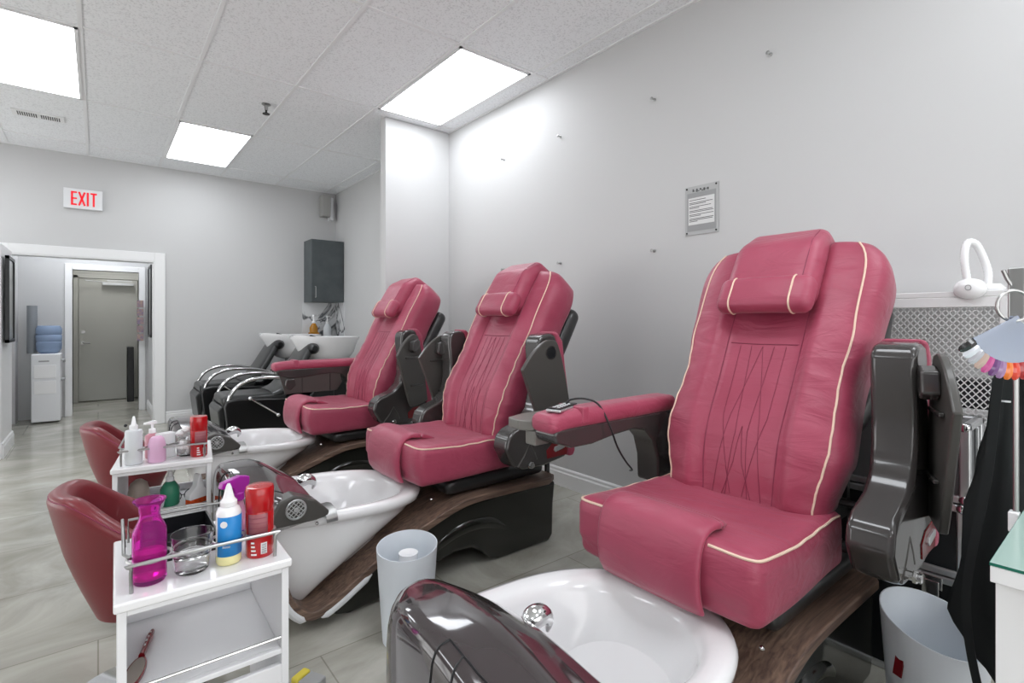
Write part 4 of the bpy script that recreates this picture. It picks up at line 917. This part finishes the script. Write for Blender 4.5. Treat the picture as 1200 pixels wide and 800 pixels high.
for k, (y, z, w_, h_, m_) in enumerate(((.46, .98, .12, .12, 'case'), (.14, .93, .14, .10, 'case'), (.33, .90, .12, .09, 'inside'), (.13, .54, .2, .16, 'cgrey'), (.40, .50, .22, .2, 'case'), (.33, 1.02, .08, .05, 'matte'))):
    o = MB().box(2.39, 2.52, .27+y-w_/2, .27+y+w_/2, (.872 if z > .8 else .462), (.872 if z > .8 else .462)+h_).build('stored_box', M[m_], bevel=.006)
    tag(o, ['black box at the far end of the locker top shelf', 'black box at the right end of the locker top shelf', 'beige box on the locker top shelf', 'grey box on the locker middle shelf', 'black box on the locker middle shelf', 'white low box on the locker top shelf'][k], 'box', 'boxes inside the mesh locker')
    if k == 5: o.location.z += .0; o.location.x -= .0; o.scale = (.4, 1, 1); o.location.x = 2.345-2.39*.4+.0

# gooseneck lamp on the locker
t = empty('gooseneck_lamp', (2.345, .378, 1.282), 0, 'small white gooseneck lamp standing on the mesh locker', 'lamp')
MB().ball((-.06, .0, .008), (.035, .058, .042), 20).build('base', M['white'], t)
MB().tube([(-.096, .016*math.cos(k*PI/8)*.6, .012+.010*math.sin(k*PI/8)) for k in range(16)], .0016, 5, closed=True).build('power_mark', M['pgrey'], t)
b = MB(); P_ = cr([(-.05, .01, .04), (-.05, .018, .10), (-.045, .02, .15), (-.03, .012, .195), (0, -.01, .19), (.02, -.03, .14), (.03, -.045, .08), (.03, -.045, .03)], 8); b.tube(P_, [.014+.0016*(k % 2) for k in range(len(P_))], 12); b.build('neck', M['white'], t); t.scale = (.78, .78, .85)
MB().lathe([(.004, .001), (.06, .001), (.065, .01), (.05, .028), (.004, .03)], (.03, -.04, 0), 28).build('foot', M['white'], t)

# stacked black trolley cases
def case(nm, x0, x1, y0, y1, z0, z1, label, m_, top=False):
    t = empty(nm, (x0, y0, z0), 0, label, 'case', 'aluminium edged make-up cases')
    X, Y, Z = x1-x0, y1-y0, z1-z0; e = .012
    MB().box(e*.5, X-e*.5, e*.5, Y-e*.5, e*.5, Z-e*.5).build('shell', m_, t)
    b = MB()
    for yy in (0, Y-.028):
        for xx in (0, X-.028): b.box(xx, xx+.028, yy, yy+.028, 0, Z)
    for zz in (0, Z-.024):
        b.box(0, X, 0, .024, zz, zz+.024); b.box(0, X, Y-.024, Y, zz, zz+.024); b.box(0, .024, .024, Y-.024, zz, zz+.024); b.box(X-.024, X, .024, Y-.024, zz, zz+.024)
    b.build('edging', M['alu'], t, bevel=.006)
    for yc in (.09, Y-.12):
        b = MB(); b.box(-.006, .002, yc-.03, yc+.03, Z-.045, Z-.005); b.box(-.009, -.004, yc-.022, yc+.022, Z-.075, Z-.02); b.tube([(-.01, yc-.018, Z-.07), (-.012, yc+.018, Z-.07)], .003, 6); b.build('latch', M['chrome'], t, bevel=.002)
    b = MB()
    for yy in (.014, Y-.014):
        for zz in (.012, Z-.012): b.ball((0, yy, zz), (.006, .014, .014), 10)
    b.build('corner_cap', M['chrome'], t)
    if top:
        b = MB(); b.box(X*.45, X*.45+.018, -.004, .004, .02, Z-.02); b.box(X*.55, X*.7, -.008, .001, .14, .17); b.build('side_strap', M['alu'], t, bevel=.002)
    return t
case('makeup_case', 2.07, 2.285, .345, .86, 0, .375, 'lowest black case with silver edges behind the waste bin', M['case'])
case('makeup_case', 2.07, 2.285, .345, .86, .378, .61, 'middle black case with silver edges behind the raised armrest', M['case'])
case('makeup_case', 2.075, 2.285, .34, .80, .613, .862, 'top grey-panelled case with silver edges in front of the locker', M['cgrey'], True)

# white desk with glass top
t = empty('desk', (1.198, .171, 0), 0, 'white desk with a glass top at the right edge of the photo', 'desk')
MB().box(0, .46, -.95, 0, .73, .758).build('top', M['white'], t, bevel=.002)
o = MB().box(.0, .46, -.95, 0, .7585, .764).build('glass_top', mat('desk_glass', '#cfe9e0', .03, trans=.35), t); e = MB(); e.box(-.0006, .0, -.95, 0, .7588, .7638); e.box(0, .46, 0, .0006, .7588, .7638); e.build('glass_edge', M['gedge'], o)
for x0, x1, y0, y1 in ((.022, .052, -.042, -.004), (.022, .052, -.94, -.91), (.41, .44, -.042, -.004), (.41, .44, -.94, -.91)): MB().box(x0, x1, y0, y1, 0, .73).build('leg', M['white'], t, bevel=.002)
MB().box(.03, .045, -.91, -.042, .05, .73).build('front_panel', M['white'], t); MB().box(.052, .41, -.03, -.015, .05, .73).build('side_panel', M['white'], t)
# lamp stand clamped to the desk
t = empty('desk_stand', (1.54, .178, .745), 0, 'thin steel stand clamped to the corner of the white desk', 'stand')
MB().box(-.012, .012, -.006, .012, -.02, .025).build('clamp', M['white'], t, bevel=.004)
MB().tube([(0, .0, .02), (0, 0, .50)], .005, 10).build('pole', M['steel'], t)
MB().box(-.012, .012, -.016, .012, .44, .55).build('head', M['steel'], t, bevel=.004)
b = MB(); b.tube([(-.005, .0, .50), (-.012, .012, .525), (-.018, .018, .545)], .004, 8); b.build('hook', M['steel'], t)
# swatch ring
t = empty('nail_swatch_ring', (1.40, .165, 1.20), 0, 'ring of clear nail colour swatches hanging from the desk stand', 'nail swatches')
mxs = Matrix.Rotation(math.radians(-46), 4, 'Z')
MB().tube([tuple(mxs @ Vector((.03*math.cos(2*PI*k/28), .0, .01+.03*math.sin(2*PI*k/28)))) for k in range(28)], .0028, 7, closed=True).build('ring', M['steel'], t)
for k in range(16):
    a = math.radians(-58+k*7.4); c0 = mxs @ Vector((0, (k-8)*.0014, -.012)); d_ = mxs @ Vector((math.sin(a), 0, -math.cos(a))); n_ = mxs @ Vector((0, 1, 0)); e1 = d_.cross(n_)
    L0 = .118
    def st_(r0, r1, w0, w1, th):
        b = MB(); R = []
        for u in (0, .5, 1):
            p = c0+d_*(r0+(r1-r0)*u); w_ = w0+(w1-w0)*u
            R.append([p+e1*w_+n_*th, p-e1*w_+n_*th, p-e1*w_-n_*th, p+e1*w_-n_*th])
        return b.rings(R)
    s_ = st_(.0, L0-.028, .003, .0075, .0008).build('swatch_stick', M['clearblue'], t)
    tp = MB(); R = []
    for u in (0, .25, .5, .75, .92, 1):
        p = c0+d_*(L0-.028+.034*u)-n_*.003*math.sin(u*PI); w_ = .008*(1 if u < .7 else math.sqrt(max(.02, 1-((u-.7)/.32)**2)))
        R.append([p+e1*w_+n_*.001, p+n_*-.002, p-e1*w_+n_*.001, p+n_*.002])
    tp.rings(R).build('nail_tip', TIPS[k], s_)
# apron
t = empty('apron', (1.72, .235, 0), 0, 'black fabric apron hanging beside the white desk', 'apron')
R = []; nz = 26
for i in range(nz+1):
    z = 1.06-.76*i/nz; u = i/nz
    ya = lerpt([(0, .004), (.12, .012), (.29, .036), (.46, .063), (.6, .066), (.81, .095), (.9, .06), (1, .0)], u); yb = -.06-.02*sm(.1, .6, u)+.0*u; r = []
    for k in range(29):
        s = k/28; y = yb+(ya-yb)*s; x = .008*math.sin(s*11+u*2)*(.4+.6*u)+.012*math.sin(s*5+u*4); r.append((x, y, z+.02*math.sin(s*5)))
    R.append(r)
o = MB().rings(R, False, False, closed=False).build('panel', M['fabric'], t, sharp=80); o.modifiers.new('s', 'SOLIDIFY').thickness = .004
b = MB(); P_ = cr([(-.03, -.01, 1.05), (-.035, .01, .8), (-.035, .045, .55), (-.035, .045, .40), (-.03, .02, .24), (-.03, -.01, .12)], 6)
b.rings([[(p.x, p.y-.009, p.z), (p.x, p.y+.009, p.z), (p.x-.003, p.y+.009, p.z), (p.x-.003, p.y-.009, p.z)] for p in P_]); b.build('strap', M['fabric'], t)
MB().box(-.026, -.022, -.03, .0, .985, .989).build('tag', M['matte'], t)
